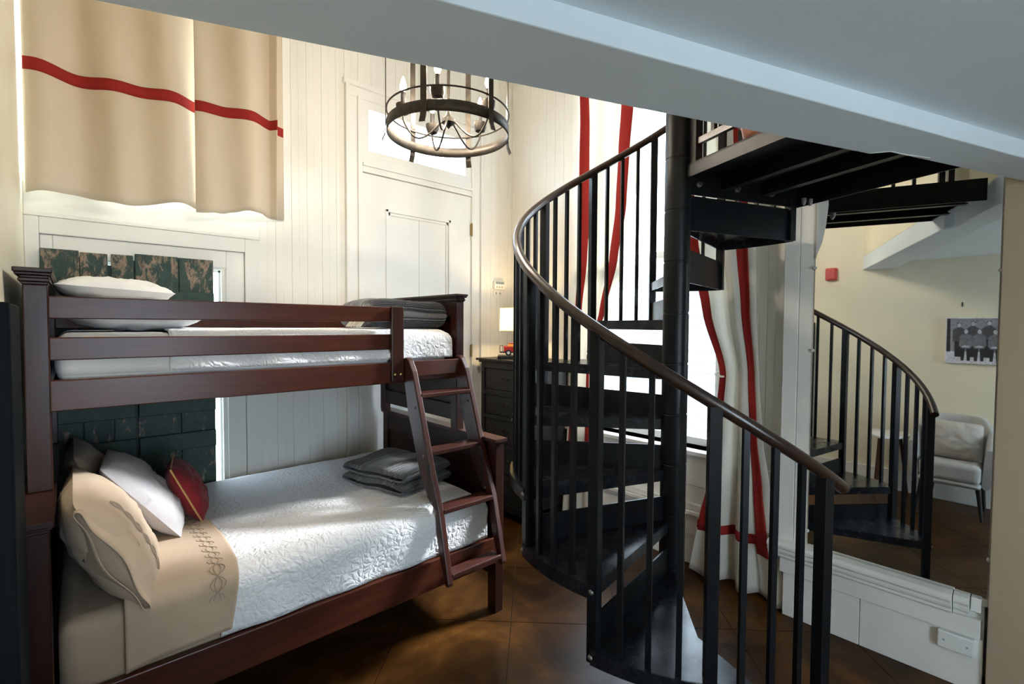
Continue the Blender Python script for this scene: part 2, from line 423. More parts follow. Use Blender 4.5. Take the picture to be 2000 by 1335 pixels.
# ------------------------------------------------------------------ walls
def wall_with_holes(mb, axis, t0, t1, a0, a1, z0, z1, holes):
    """wall lying in the plane across `axis`, thickness t0..t1, running a0..a1, with rectangular holes (a,b,za,zb)"""
    def bx(a, b, za, zb):
        if b-a > 1e-4 and zb-za > 1e-4:
            mb.box(t0, t1, a, b, za, zb) if axis == 0 else mb.box(a, b, t0, t1, za, zb)
    cur = a0
    for a, b, za, zb in sorted(holes):
        bx(cur, a, z0, z1); bx(a, b, z0, za); bx(a, b, zb, z1); cur = b
    bx(cur, a1, z0, z1)
    return mb
W1 = (-0.155, 1.02, 2.372, 4.25)     # window behind the valance curtain
W2 = (-0.06, 0.705, 0.62, 1.985)    # glazed opening behind the shutters
TR = (1.69, 2.60, 2.965, 3.27)      # transom over the door
mb = MB()
wall_with_holes(mb, 1, D, D+0.16, XL-0.16, 1.2, 0, 2.2, [W2])
wall_with_holes(mb, 1, D, D+0.16, XL-0.16, 1.2, 2.2, ZT, [W1])
wall_with_holes(mb, 1, D, D+0.16, 1.2, XR+0.2, 0, ZT, [TR])
wb = struct(mb.build('wall_back', M['bead'], weld=False), 'cream back wall of vertical beadboard behind the bunk', 'wall')
mb = MB(); wall_with_holes(mb, 0, XL-0.16, XL, YF, D, 0, ZT, [])
wl = struct(mb.build('wall_left', M['cream'], weld=False), 'plain cream left wall behind the bunk headboards', 'wall')
W3 = (1.42, 2.62, 0.80, 3.85)
mb = MB(); wall_with_holes(mb, 0, XR, XR+0.16, 0.80, D, 0, ZT, [W3])
mb.box(XM+0.02, XR+0.16, YF, 0.115, 0, ZT)
mb.box(XR-0.02, XR+0.16, 0.115, 0.80, 0, ZT)
wr = struct(mb.build('wall_right', M['bead'], weld=False), 'cream right wall with the tall curtained window', 'wall')
WF = (-0.08, 1.25, 0.50, 2.26)
mb = MB(); wall_with_holes(mb, 1, YF-0.14, YF, XL-0.16, XR+0.2, 0, ZT, [WF])
struct(mb.build('wall_front', M['tan'], weld=False), 'tan wall behind the camera with a low window', 'wall')
# pieces of the right wall
struct(B(XM-0.035, XM+0.03, YF, 0.128, 0, 2.29).build('wall_right_pier', M['pier'], bevel=0.003), 'shade-coloured wall pier at the right edge of the mirror', 'wall')

# beadboard planks
def planks_back(x0, x1, z0, z1, w=0.104):
    x = x0
    while x < x1-0.02:
        b = min(x+w, x1); dy = random.uniform(-0.0006, 0.0006)
        mb = MB(); mb.box(x+0.0006, b-0.0006, D-0.014+dy, D+0.002, z0, z1)
        mid = (x+b)/2; mb.box(mid-0.003, mid+0.003, D-0.0148+dy, D-0.013+dy, z0, z1)
        mb.build('plank', M['bead'], wb, bevel=0.0014, seg=1, weld=False); x += w
planks_back(1.025, 1.505, 0.0, ZT)
planks_back(2.80, XR-0.005, 0.0, ZT)
planks_back(0.925, 1.025, 0.0, 2.33)
planks_back(1.505, 2.80, 3.45, ZT)
def planks_right(y0, y1, z0, z1, w=0.104):
    y = y0
    while y < y1-0.02:
        b = min(y+w, y1); dx = random.uniform(-0.0006, 0.0006)
        mb = MB(); mb.box(XR-0.014+dx, XR+0.002, y+0.0006, b-0.0006, z0, z1)
        mid = (y+b)/2; mb.box(XR-0.0148+dx, XR-0.013+dx, mid-0.003, mid+0.003, z0, z1)
        mb.build('plank', M['bead'], wr, bevel=0.0014, seg=1, weld=False); y += w
planks_right(2.72, D-0.015, 0.0, ZT)
planks_right(0.96, 1.33, 0.0, ZT, 0.0925)

# low ceiling of the loft, its beam and parapet (skewed to the room)
A = lambda x: 1.216-0.3896*x        # far edge of the beam
Bl = lambda x: 0.953-0.356*x        # near edge of the beam
ce = struct(MB().prism([(XL-0.05, YF), (XR+0.05, YF), (XR+0.05, Bl(XR+0.05)+0.02), (XL-0.05, Bl(XL-0.05)+0.02)], 2.31, 2.39).build('ceiling', M['ceil']), 'low blue-grey plaster ceiling under the loft', 'ceiling')
XK = 2.06
mb = MB().prism([(XL-0.02, Bl(XL-0.02)), (XR+0.02, Bl(XR+0.02)), (XR+0.02, A(XR+0.02)-0.012), (XK+0.03, A(XK+0.03)-0.028), (XK, A(XK)+0.012), (XL-0.02, A(XL-0.02)+0.012)], 2.25, 2.39)
mb.build('beam', M['ceil'], ce, bevel=0.004)
cp = [(XK-0.01, A(XK)+0.005), (XK+0.02, A(XK)-0.045), (XK+0.10, A(XK)-0.075), (XK+0.20, A(XK)-0.125)]
mb = MB()
for p, q in zip(cp, cp[1:]): mb.bar((*p, 2.2495), (*q, 2.2495), 0.004, 0.003)
mb.build('crack', M['crack'], ce)
def par(x0, x1, t): return [(x0, A(x0)+0.012-t), (x1, A(x1)+0.012-t), (x1, A(x1)+0.0125), (x0, A(x0)+0.0125)]
MB().prism(par(XL-0.02, XK-0.012, 0.11), 2.39, 3.15).build('parapet', M['cream'], ce, bevel=0.004)
struct(B(XL-0.2, XR+0.2, YF, D+0.2, ZT, ZT+0.1).build('ceiling_upper', M['ceil']), 'high ceiling over the stairwell', 'ceiling')

# baseboards
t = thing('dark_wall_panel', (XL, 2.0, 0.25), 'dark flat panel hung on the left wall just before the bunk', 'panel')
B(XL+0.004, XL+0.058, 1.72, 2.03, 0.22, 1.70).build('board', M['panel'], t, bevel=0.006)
struct(B(XL, XL+0.018, -0.6, D, 0, 0.205).build('baseboard_left', M['white'], bevel=0.004), 'white baseboard along the left wall', 'baseboard')

# ------------------------------------------------------------------ window_1 (behind the valance) and window_2 (behind the shutters)
def sash_window_back(name, w, y, label, n_bars, s=0.04):
    t = thing(name, ((w[0]+w[1])/2, y, w[2]), label, 'window', kind='structure')
    fr = MB()
    fr.box(w[0], w[0]+s, y-0.02, y+0.03, w[2], w[3]); fr.box(w[1]-s, w[1], y-0.02, y+0.03, w[2], w[3])
    fr.box(w[0], w[1], y-0.02, y+0.03, w[2], w[2]+s); fr.box(w[0], w[1], y-0.02, y+0.03, w[3]-s, w[3])
    f = fr.build('window_frame', M['white'], t, weld=False)
    xs = [lerp(w[0]+s, w[1]-s, i/(n_bars+1)) for i in range(n_bars+2)]
    for a, b in zip(xs, xs[1:]): B(a+0.002, b-0.002, y+0.004, y+0.008, w[2]+s, w[3]-s).build('pane', M['glass'], t)
    for x in xs[1:-1]: B(x-0.012, x+0.012, y-0.012, y+0.02, w[2]+s, w[3]-s).build('glazing_bar', M['white'], t)
    return t
sash_window_back('window_1', W1, D+0.07, 'bright upper window behind the striped valance curtain', 1)
sash_window_back('window_2', W2, D+0.05, 'lower glazed opening behind the green shutters', 1, 0.012)
# white casing and stepped frame round window_2
t = thing('trim_1', (0.36, D, 2.2), 'stepped white frame around the green shutters', 'frame', kind='structure')
B(XL, 0.935, D-0.012, D+0.01, 2.215, 2.366).build('header_board', M['white'], t, bevel=0.003)
B(XL, 0.925, D-0.030, D, 2.195, 2.213).build('cap_moulding', M['white'], t, bevel=0.003)
B(0.835, 0.925, D-0.026, D, 0, 2.195).build('stile', M['white'], t, bevel=0.004)
B(XL, -0.115, D-0.026, D, 0, 2.195).build('stile', M['white'], t, bevel=0.004)
B(-0.115, 0.835, D-0.026, D, 2.108, 2.195).build('rail', M['white'], t, bevel=0.004)
B(0.73, 0.833, D-0.012, D, 0.0, 2.106).build('inner_stile', M['white'], t, bevel=0.004)
B(-0.113, -0.065, D-0.012, D, 0.0, 2.106).build('inner_stile', M['white'], t, bevel=0.004)
B(-0.065, 0.73, D-0.012, D, 2.0, 2.106).build('inner_rail', M['white'], t, bevel=0.004)
B(-0.065, 0.73, D-0.012, D, 0.0, 0.61).build('lower_panel', M['white'], t, bevel=0.004)

# ------------------------------------------------------------------ door_1 with transom (back wall)
t = thing('door_1', (2.14, D, 0), 'tall cream panelled door below a bright transom', 'door', kind='structure')
DX0, DX1, DZ = 1.635, 2.665, 2.79
# casing, built as stepped boards
for x0, x1, y in ((1.505, 1.535, D-0.045), (1.535, 1.60, D-0.026), (1.60, 1.635, D-0.036)):
    B(x0, x1, y, D, 0, 3.44-(x0-1.505)).build('casing', M['white'], t, bevel=0.004)
    B(4.30-x1, 4.30-x0, y, D, 0, 3.44-(x0-1.505)).build('casing', M['white'], t, bevel=0.004)
B(1.49, 2.81, D-0.05, D, 3.405, 3.44).build('head_moulding', M['white'], t, bevel=0.004)
B(1.535, 2.765, D-0.028, D, 3.33, 3.405).build('head_casing', M['white'], t, bevel=0.004)
# leaf as stiles and rails round two recessed panels
lf = MB(); y0, y1 = D-0.020, D+0.0
PX0, PX1 = 1.83, 2.445
lf.box(DX0, PX0, y0, y1, 0.01, DZ); lf.box(PX1, DX1, y0, y1, 0.01, DZ)
for z0, z1 in ((0.01, 0.28), (1.02, 1.24), (2.55, DZ)): lf.box(PX0, PX1, y0, y1, z0, z1)
lf.build('door_leaf', M['white'], t, weld=False)
for z0, z1 in ((0.28, 1.02), (1.24, 2.55)):
    mm = MB()
    for k, (o, dep) in enumerate(((0.0, 0.026), (0.022, 0.014))):
        a, b, c, d = PX0+o, PX1-o, z0+o, z1-o; wd = 0.022; y = D-dep
        mm.box(a, b, y, D, c, c+wd); mm.box(a, b, y, D, d-wd, d); mm.box(a, a+wd, y, D, c, d); mm.box(b-wd, b, y, D, c, d)
    mm.build('panel_moulding', M['white'], t, bevel=0.003, weld=False)
    mid = (PX0+PX1)/2
    B(PX0+0.04, mid-0.0015, D-0.006, D, z0+0.04, z1-0.04).build('door_panel', M['white'], t)
    B(mid+0.0015, PX1-0.04, D-0.006, D, z0+0.04, z1-0.04).build('door_panel', M['white'], t)
for zz in (2.50, 1.42, 0.30):
    MB().box(2.657, 2.672, D-0.034, D-0.018, zz-0.05, zz+0.05).lathe([(0.008, -0.058), (0.008, 0.058)], (2.664, D-0.034, zz), 8).build('hinge', M['brass'], t, smooth=True)
MB().box(DX0, DX1, D-0.034, D, DZ+0.005, DZ+0.05).box(DX0, DX1, D-0.046, D, DZ+0.05, DZ+0.075).box(DX0, DX1, D-0.028, D, DZ+0.075, DZ+0.13).build('transom_bar', M['white'], t, bevel=0.004, weld=False)
fr = MB()
fr.box(DX0, TR[0], D-0.022, D, DZ+0.13, 3.33); fr.box(TR[1], DX1, D-0.022, D, DZ+0.13, 3.33)
fr.box(TR[0], TR[1], D-0.022, D, DZ+0.13, TR[2]); fr.box(TR[0], TR[1], D-0.022, D, TR[3], 3.33)
fr.build('transom_frame', M['white'], t, weld=False)
B(TR[0], TR[1], D+0.05, D+0.054, TR[2], TR[3]).build('transom_pane', M['glass'], t)

# ------------------------------------------------------------------ window_3 (right wall) with its casing, sill and panelling below
t = thing('window_3', (XR, 2.02, 0.8), 'tall sash window between the white curtains', 'window', kind='structure')
def sash(z0, z1, x, name):
    s = 0.05; m_ = MB()
    m_.box(x, x+0.035, W3[0]+0.02, W3[0]+0.02+s, z0, z1); m_.box(x, x+0.035, W3[1]-0.02-s, W3[1]-0.02, z0, z1)
    m_.box(x, x+0.035, W3[0]+0.02, W3[1]-0.02, z0, z0+s); m_.box(x, x+0.035, W3[0]+0.02, W3[1]-0.02, z1-s, z1)
    sh = m_.build(name, M['white'], t, weld=False)
    B(x+0.014, x+0.018, W3[0]+0.02+s, W3[1]-0.02-s, z0+s, z1-s).build('pane', M['glass'], sh)
sash(0.82, 2.20, XR+0.045, 'lower_sash'); sash(2.15, 3.83, XR+0.085, 'upper_sash')
for y0, y1 in ((W3[0]-0.10, W3[0]+0.02), (W3[1]-0.02, W3[1]+0.10)):
    B(XR-0.03, XR+0.12, y0, y1, 0.80, 3.93).build('window_casing', M['white'], t, bevel=0.004)
B(XR-0.07, XR+0.15, W3[0]-0.13, W3[1]+0.12, 0.765, 0.80).build('window_sill', M['white'], t, bevel=0.008)
t = thing('trim_2', (XR, 2.0, 0.4), 'lapped white boards and rail below the tall window', 'panelling', kind='structure')
Y0, Y1 = 0.955, 2.72
for z0, z1, p0 in ((0.55, 0.765, 0.028), (0.43, 0.55, 0.020), (0.205, 0.33, 0.038), (0.0, 0.205, 0.028)):
    B(XR-p0, XR, Y0, Y1, z0, z1-0.002).build('lap_board', M['whitecool'], t, bevel=0.004)
MB().box(XR-0.055, XR, Y0, Y1, 0.33, 0.355).box(XR-0.075, XR, Y0, Y1, 0.358, 0.385).box(XR-0.055, XR, Y0, Y1, 0.388, 0.43).build('rail_moulding', M['whitecool'], t, bevel=0.004, weld=False)

# mirror bay: casing boards, sill, apron, boxed panel below
t = thing('trim_3', (XM, 0.5, 0.3), 'white casing boards and heavy sill around the tall mirror', 'frame', kind='structure')
B(XM-0.006, XM+0.05, 0.922, 0.998, 0.43, 2.75).build('casing_board', M['whitecool'], t, bevel=0.003)
B(XM-0.004, XM+0.05, 0.842, 0.920, 0.43, 2.75).build('casing_board', M['whitecool'], t, bevel=0.003)
B(XM-0.004, XM+0.05, 0.128, 0.160, 0.40, 2.75).build('casing_board', M['white'], t, bevel=0.003)
sl = [(0.0, 0.438), (0.0, 0.340), (-0.045, 0.340), (-0.052, 0.348), (-0.052, 0.363), (-0.062, 0.370), (-0.066, 0.382), (-0.066, 0.396), (-0.074, 0.400), (-0.078, 0.408), (-0.078, 0.420), (-0.06, 0.431), (-0.02, 0.438)]
MB().slab([(XM+x, z) for x, z in sl], 1, 0.245, 1.035).build('sill', M['whitecool'], t, bevel=0.002)
MB().slab([(XM+x*0.75, z) for x, z in sl], 1, 0.188, 0.242).build('sill_block', M['white'], t, bevel=0.002)
B(XM-0.030, XM, 0.150, 0.184, 0.375, 0.438).build('sill_block', M['white'], t, bevel=0.002)
B(XM-0.028, XM, 0.150, 0.980, 0.250, 0.338).build('apron_board', M['whitecool'], t, bevel=0.003)
B(XM-0.014, XM, 0.600, 0.965, 0.0, 0.248).build('plinth_board', M['whitecool'], t, bevel=0.003)
B(XM-0.014, XM, 0.140, 0.598, 0.0, 0.248).build('plinth_board', M['whitecool'], t, bevel=0.003)
B(XM+0.004, XM+0.02, 0.14, 0.965, 0.0, 0.43).build('backing', M['whitecool'], t)
B(XM+0.15, XM+0.16, 0.80, 1.02, 0.0, 0.34).build('cavity_lining', M['void'], t)
B(XM+0.02, XR, 0.84, 0.85, 0.0, 2.75).build('side_lining', M['void'], t)

# mirror
t = thing('wall_mirror', (XM, 0.48, 0.40), 'tall frameless mirror on the right wall reflecting the staircase', 'mirror')
gl = []
for y, z in ((0.846, 0.440), (0.134, 0.440), (0.134, 2.75), (0.842, 2.75)): gl.append((y, z))
MB().slab(gl, 0, XM-0.010, XM-0.005).build('mirror_glass', M['mirror'], t)
for y, z in ((0.846, 1.52), (0.849, 0.52), (0.132, 1.90), (0.132, 0.62), (0.846, 1.97)):
    MB().lathe([(0.009, 0), (0.009, 0.008), (0.005, 0.012)], (XM-0.010, y, z), 8, (-1, 0, 0)).build('mirror_clip', M['clip'], t, smooth=True)

MB().slab([(0.842, 2.02), (0.836, 2.05), (0.816, 2.10), (0.798, 2.20), (0.790, 2.30), (0.795, 2.40), (0.842, 2.42)], 0, XM-0.0135, XM-0.011).build('torn_film', M['whitecool'], t)
# front window, behind the camera
t = thing('window_4', (0.55, YF, 0.85), 'window in the wall behind the camera', 'window', kind='structure')
m_ = MB(); s = 0.05; y = YF-0.08
for a, b, c, d in ((WF[0], WF[0]+s, WF[2], WF[3]), (WF[1]-s, WF[1], WF[2], WF[3]), (WF[0], WF[1], WF[2], WF[2]+s), (WF[0], WF[1], WF[3]-s, WF[3]), (0.535, 0.565, WF[2], WF[3])):
    m_.box(a, b, y-0.03, y+0.03, c, d)
m_.build('window_frame', M['white'], t, weld=False)
B(WF[0]+s, WF[1]-s, y-0.003, y+0.003, WF[2]+s, WF[3]-s).build('pane', M['glass'], t)

# outdoors through the right window: neighbour's low white lap-sided building
struct(B(-14, 22, -14, 20, -0.5, -0.4).build('ground', M['ground']), 'pale paving outside the windows', 'ground')
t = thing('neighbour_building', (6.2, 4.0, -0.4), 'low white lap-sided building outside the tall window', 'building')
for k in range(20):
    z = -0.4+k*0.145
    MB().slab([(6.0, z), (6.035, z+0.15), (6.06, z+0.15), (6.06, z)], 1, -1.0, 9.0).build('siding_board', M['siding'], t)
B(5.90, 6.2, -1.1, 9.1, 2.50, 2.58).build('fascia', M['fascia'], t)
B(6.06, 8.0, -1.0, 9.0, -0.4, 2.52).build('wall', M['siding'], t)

# ------------------------------------------------------------------ spiral staircase
PX, PY, RS = 2.1383, 1.1856, 0.7618
TH1, DTH, RISE, HR = math.radians(-111.68), math.radians(29.7815), 0.24, 0.917
th = lambda n: TH1-(n-1)*DTH
def P(n, r=RS, z=0.0): return Vector((PX+r*math.cos(th(n)), PY+r*math.sin(th(n)), z))
st = thing('spiral_staircase', (PX, PY, 0), 'black steel spiral staircase with brown handrail beside the bunk', 'staircase')
MB().lathe([(0.0570, 0.0), (0.0570, 3.40)], (PX, PY, 0), 28).build('centre_pole', M['steel'], st, smooth=True)
MB().lathe([(0.10, 0.0), (0.10, 0.012)], (PX, PY, 0), 28).build('pole_foot', M['steel'], st, smooth=True, bevel=0.002)
for n in range(1, 13):
    z0 = n*RISE-0.205; z1 = n*RISE+0.028
    MB().lathe([(0.0575, z0), (0.0598, z0+0.002), (0.0598, z1-0.002), (0.0575, z1)], (PX, PY, 0), 28).build('sleeve', M['steel'], st, smooth=True)
def arc(n0, n1, r, k): return [P(lerp(n0, n1, i/k), r) for i in range(k+1)]
for n in range(1, 10):
    z = n*RISE
    RO = RS+0.024
    a0, a1 = n-0.02, n+1.0
    outer = arc(a0, a1, RO, 10); inner = arc(a1, a0, 0.055, 4)
    pl = [(p.x, p.y) for p in outer+inner]
    m_ = MB().prism(pl, z-0.008, z)
    f0, f1 = P(a0, 0.058, z), P(a0, RO, z)
    m_.bar((f0.x, f0.y, z-0.026), (f1.x, f1.y, z-0.026), 0.007, 0.050)
    arcp = outer
    for p, q in zip(arcp, arcp[1:]): m_.bar((p.x, p.y, z-0.027), (q.x, q.y, z-0.027), 0.006, 0.052)
    m_.build('tread', M['tread'], st, weld=False)
    g0, g1 = P(a1, 0.058), P(a1, RS-0.022)
    rz = MB().bar((g0.x, g0.y, z+0.032), (g1.x, g1.y, z+0.032), 0.007, 0.166)
    rz.build('riser_plate', M['steel'], st)
def rail_z(t): return t*RISE+HR
HS = 0.02
def post(n, z0, z1, w=0.040, name='post', bolts=()):
    c = P(n); rad = Vector((math.cos(th(n)), math.sin(th(n)), 0)); tan = Vector((-rad.y, rad.x, 0))
    o = MB().obox((c.x, c.y), rad, tan, w/2, w/2, z0, z1).build(name, M['steel'], st, bevel=0.002)
    for bz in bolts:
        q = c + rad*(w/2+0.003)
        MB().lathe([(0.011, -0.002), (0.011, 0.003), (0.007, 0.008), (0.001, 0.010)], (q.x, q.y, bz), 8, rad).build('bolt', M['bolt'], o, smooth=True)
    return o
o = post(1, 0.0, rail_z(1)-0.006, bolts=(RISE-0.027,))
c = P(1)
MB().obox((c.x, c.y), (math.cos(th(1)), math.sin(th(1)), 0), (-math.sin(th(1)), math.cos(th(1)), 0), 0.04, 0.04, 0, 0.006).lathe([(0.008, 0.0), (0.008, 0.016)], (c.x-0.03, c.y-0.012, 0), 8).build('foot_plate', M['steel'], o, weld=False)
for n in range(2, 11):
    post(n, (n-1)*RISE-0.052, rail_z(n)-0.006, bolts=(n*RISE-0.027, (n-1)*RISE-0.027) if n < 10 else ((n-1)*RISE-0.027,))
for n in range(1, 10):
    for j in (1, 2, 3):
        t_ = n+j/4; c = P(t_); rad = Vector((math.cos(th(t_)), math.sin(th(t_)), 0)); tan = Vector((-rad.y, rad.x, 0))
        zt = rail_z(t_)-0.018
        m_ = MB().obox((c.x, c.y), rad, tan, 0.0095, 0.0095, n*RISE-0.002, zt)
        s_ = RISE/(RS*DTH)
        a_ = c - tan*0.022; b_ = c + tan*0.022         # small saddle bracket under the rail
        m_.bar((a_.x, a_.y, zt+0.022*s_*1.0), (b_.x, b_.y, zt-0.022*s_*1.0), 0.02, 0.005)
        m_.build('baluster', M['steel'], st, weld=False)
pts = []
k = 150
for i in range(k+1):
    t_ = lerp(0.75, 10.35, i/k); p = P(t_, RS, rail_z(t_)); pts.append(p)
MB().tube(pts, 0.0215, 14).build('handrail', M['rail'], st, smooth=True)
# landing: plate on a channel frame, square to the loft beam
LU = Vector((math.cos(math.radians(-21.7)), math.sin(math.radians(-21.7)), 0)); LV = Vector((LU.y, -LU.x, 0))
C0 = Vector((PX, PY, 0))
def LP(u, v, z=0.0): q = C0+LU*u+LV*v; return Vector((q.x, q.y, z))
LZ = 2.395; LW, LL = 0.80, 0.735
m_ = MB().prism([tuple(LP(u, v)[:2]) for u, v in ((0.0, -0.02), (LW, -0.02), (LW, LL), (0.0, LL))], LZ-0.008, LZ)
la = m_.build('landing', M['steel'], st)
def ch(u0, v0, u1, v1, h, w=0.008, z=LZ, name='landing_channel'):
    m_ = MB().bar(LP(u0, v0, z-h/2), LP(u1, v1, z-h/2), w, h)
    return m_
ch(0.004, -0.02, 0.004, LL, 0.060).build('landing_channel', M['steel'], la)
ch(0.0, LL-0.004, LW, LL-0.004, 0.055).build('landing_channel', M['steel'], la)
ch(LW-0.004, -0.02, LW-0.004, LL, 0.11).build('landing_channel', M['steel'], la)
fr_ = ch(0.0, -0.016, LW, -0.016, 0.11).build('landing_channel', M['steel'], la)
for u in (0.27, 0.53):
    m_ = ch(u, 0.0, u, LL, 0.075); m_.bar(LP(u+0.018, 0, LZ-0.072), LP(u+0.018, LL, LZ-0.072), 0.036, 0.006)
    m_.build('landing_rib', M['steel'], la, weld=False)
for u in (0.13, 0.37, 0.60):
    MB().lathe([(0.015, -0.002), (0.015, 0.006), (0.009, 0.012), (0.009, 0.02)], LP(u, -0.008, LZ-0.06), 8, LV).build('bolt', M['bolt'], la, smooth=True)
for u in (0.70, 0.745):
    MB().lathe([(0.012, -0.004), (0.012, 0.012), (0.006, 0.03)], LP(u, 0.10, LZ-0.10), 8, (0, 0, -1)).build('bolt', M['bolt'], la, smooth=True)
# guard along the open side of the landing
gp = MB().obox(LP(0.03, 0.085)[:2], LU, LV, 0.020, 0.020, LZ, LZ+0.93).build('guard_post', M['steel'], la, bevel=0.002)
MB().bar(LP(0.03, 0.085, LZ+0.095), LP(0.03, LL, LZ+0.095), 0.022, 0.028).build('guard_rail', M['rail'], la)
MB().tube([LP(0.03, 0.085, LZ+0.93), LP(0.03, LL, LZ+0.93)], 0.0215, 12).build('guard_rail', M['rail'], la, smooth=True)
for i in range(1, 6):
    v_ = lerp(0.085, LL, i/6)
    MB().obox(LP(0.03, v_)[:2], LU, LV, 0.0095, 0.0095, LZ+0.10, LZ+0.93).build('guard_baluster', M['steel'], la)
for u in (0.25, 0.40):                                           # two pickets of the loft guard beyond the landing
    MB().obox(LP(u, LL-0.03)[:2], LU, LV, 0.014, 0.014, LZ, LZ+0.93).build('guard_baluster', M['steel'], la)

# terracotta pot standing on the landing
c = LP(0.20, 0.29)
t = thing('plant_pot', (c.x, c.y, LZ), 'terracotta flower pot standing on the upper stair landing', 'pot')
MB().lathe([(0.055, 0), (0.085, 0.13), (0.098, 0.132), (0.10, 0.165), (0.088, 0.165), (0.082, 0.135), (0.08, 0.135)], (c.x, c.y, LZ), 24).build('pot', M['terracotta'], t, smooth=True)
MB().lathe([(0.079, 0.133), (0.02, 0.14)], (c.x, c.y, LZ), 24).build('soil', M['slot'], t, smooth=True)

# ------------------------------------------------------------------ curtains of the right window
def curtain(name, rows, xbase, nf, amp, stripes, band, mat, label, group, tie=None, z_top=3.95, ph=0.0, lead='near', axis='y', nu=90, nv=70):
    """rows: (z, far, near, fold) descending in z; u=0 at the far edge"""
    def fn(u, z, off=0.0):
        far, near, fo = interp(rows, z)
        y = lerp(far, near, u)
        wob = math.sin(2*PI*(nf*u+ph)+0.8*math.sin(z*1.1+u*3))*0.72 + math.sin(2*PI*(nf*0.53*u+ph*1.7+0.3)+z*0.4)*0.28
        k_ = max(0.0, min(1.0, (u-0.58)/0.14)) if lead == 'near' else max(0.0, min(1.0, (0.26-u)/0.12))
        if lead == 'far': k_ = max(k_, 0.75*max(0.0, min(1.0, (u-0.66)/0.08)))
        wob = lerp(wob, 0.25, k_*0.85); cw = 1-k_*0.9
        x = xbase - amp*fo*wob - 0.006*nz(u*9, z*3.0, ph*7)
        y += cw*0.25*amp*fo*math.cos(2*PI*(nf*u+ph))*0.6
        return (x-off, y, z)
    zb = rows[-1][0]
    root = thing(name, (xbase, (rows[-1][1]+rows[-1][2])/2, zb), label, 'curtain', group)
    def hem(u): return zb + 0.012*math.sin(u*17+ph*5)
    MB().grid(lambda u, v: fn(u, lerp(hem(u), z_top, v)), nu, nv).build('cloth', mat, root, smooth=True, solid=0.004)
    for u0, u1, z0, z1 in stripes:
        MB().grid(lambda u, v: fn(lerp(u0, u1, u), lerp(z0, z1, v), 0.005), 6, nv).build('red_stripe', M['redband'], root, smooth=True, solid=0.002)
    for u0, u1, z0, z1 in band:
        MB().grid(lambda u, v: fn(lerp(u0, u1, u), lerp(z0, z1, v), 0.0035), 60, 4).build('red_band', M['redband'], root, smooth=True, solid=0.002)
    if tie:
        z, pad = tie
        far, near, fo = interp(rows, z)
        ring = [(xbase-0.01+0.05*math.cos(a), pad+0.022*math.sin(a), z+0.012*math.sin(a)) for a in [2*PI*i/20 for i in range(20)]]
        MB().tube(ring, 0.007, 8, closed=True).build('tieback', mat, root, smooth=True)
    return root
XC = 3.07
curtain('curtain', [(3.95, 2.62, 1.92, 1.0), (3.26, 2.58, 1.97, 1.0), (2.97, 2.58, 2.0, 1.0), (2.55, 2.58, 2.03, .95), (2.15, 2.58, 2.11, .85), (1.75, 2.60, 2.24, .7), (1.45, 2.60, 2.41, .45), (1.2, 2.62, 2.41, .5), (0.6, 2.66, 2.40, .6), (0.02, 2.70, 2.38, .7)],
        XC, 4.2, 0.055, [(0.66, 0.86, 0.35, 3.94), (0.06, 0.15, 0.35, 3.94)], [(0.0, 0.66, 0.30, 0.36)], M['curtain'],
        'red striped white curtain pulled back behind the stairs, nearer the dresser', 'striped curtains at the tall window', tie=(1.42, 2.42))
curtain('curtain', [(3.95, 1.86, 1.17, 1.0), (2.97, 1.74, 1.175, 1.0), (2.22, 1.62, 1.175, .9), (1.75, 1.50, 1.165, .75), (1.36, 1.378, 1.14, .5), (0.99, 1.405, 1.11, .7), (0.66, 1.44, 1.06, .9), (0.36, 1.50, 1.01, 1.05), (0.02, 1.555, 0.945, 1.2)],
        XC-0.02, 3.1, 0.06, [(0.015, 0.20, 0.31, 3.94), (0.735, 0.90, 0.275, 3.94)], [(0.0, 0.735, 0.325, 0.385)], M['curtain'],
        'red striped white curtain tied back and pooling on floor beside the mirror', 'striped curtains at the tall window', tie=(1.345, 1.372), ph=0.35, lead='far')
# curtain rod
t = thing('curtain_rod', (XR-0.1, 2.0, 3.96), 'dark rod carrying the two striped curtains over the tall window', 'rod')
MB().tube([(XR-0.1, 1.05, 3.97), (XR-0.1, 2.75, 3.97)], 0.014, 10).build('pole', M['iron'], t, smooth=True)
for y in (1.08, 2.72): MB().tube([(XR-0.1, y, 3.97), (XR, y, 3.97)], 0.008, 8).build('bracket', M['iron'], t, smooth=True)

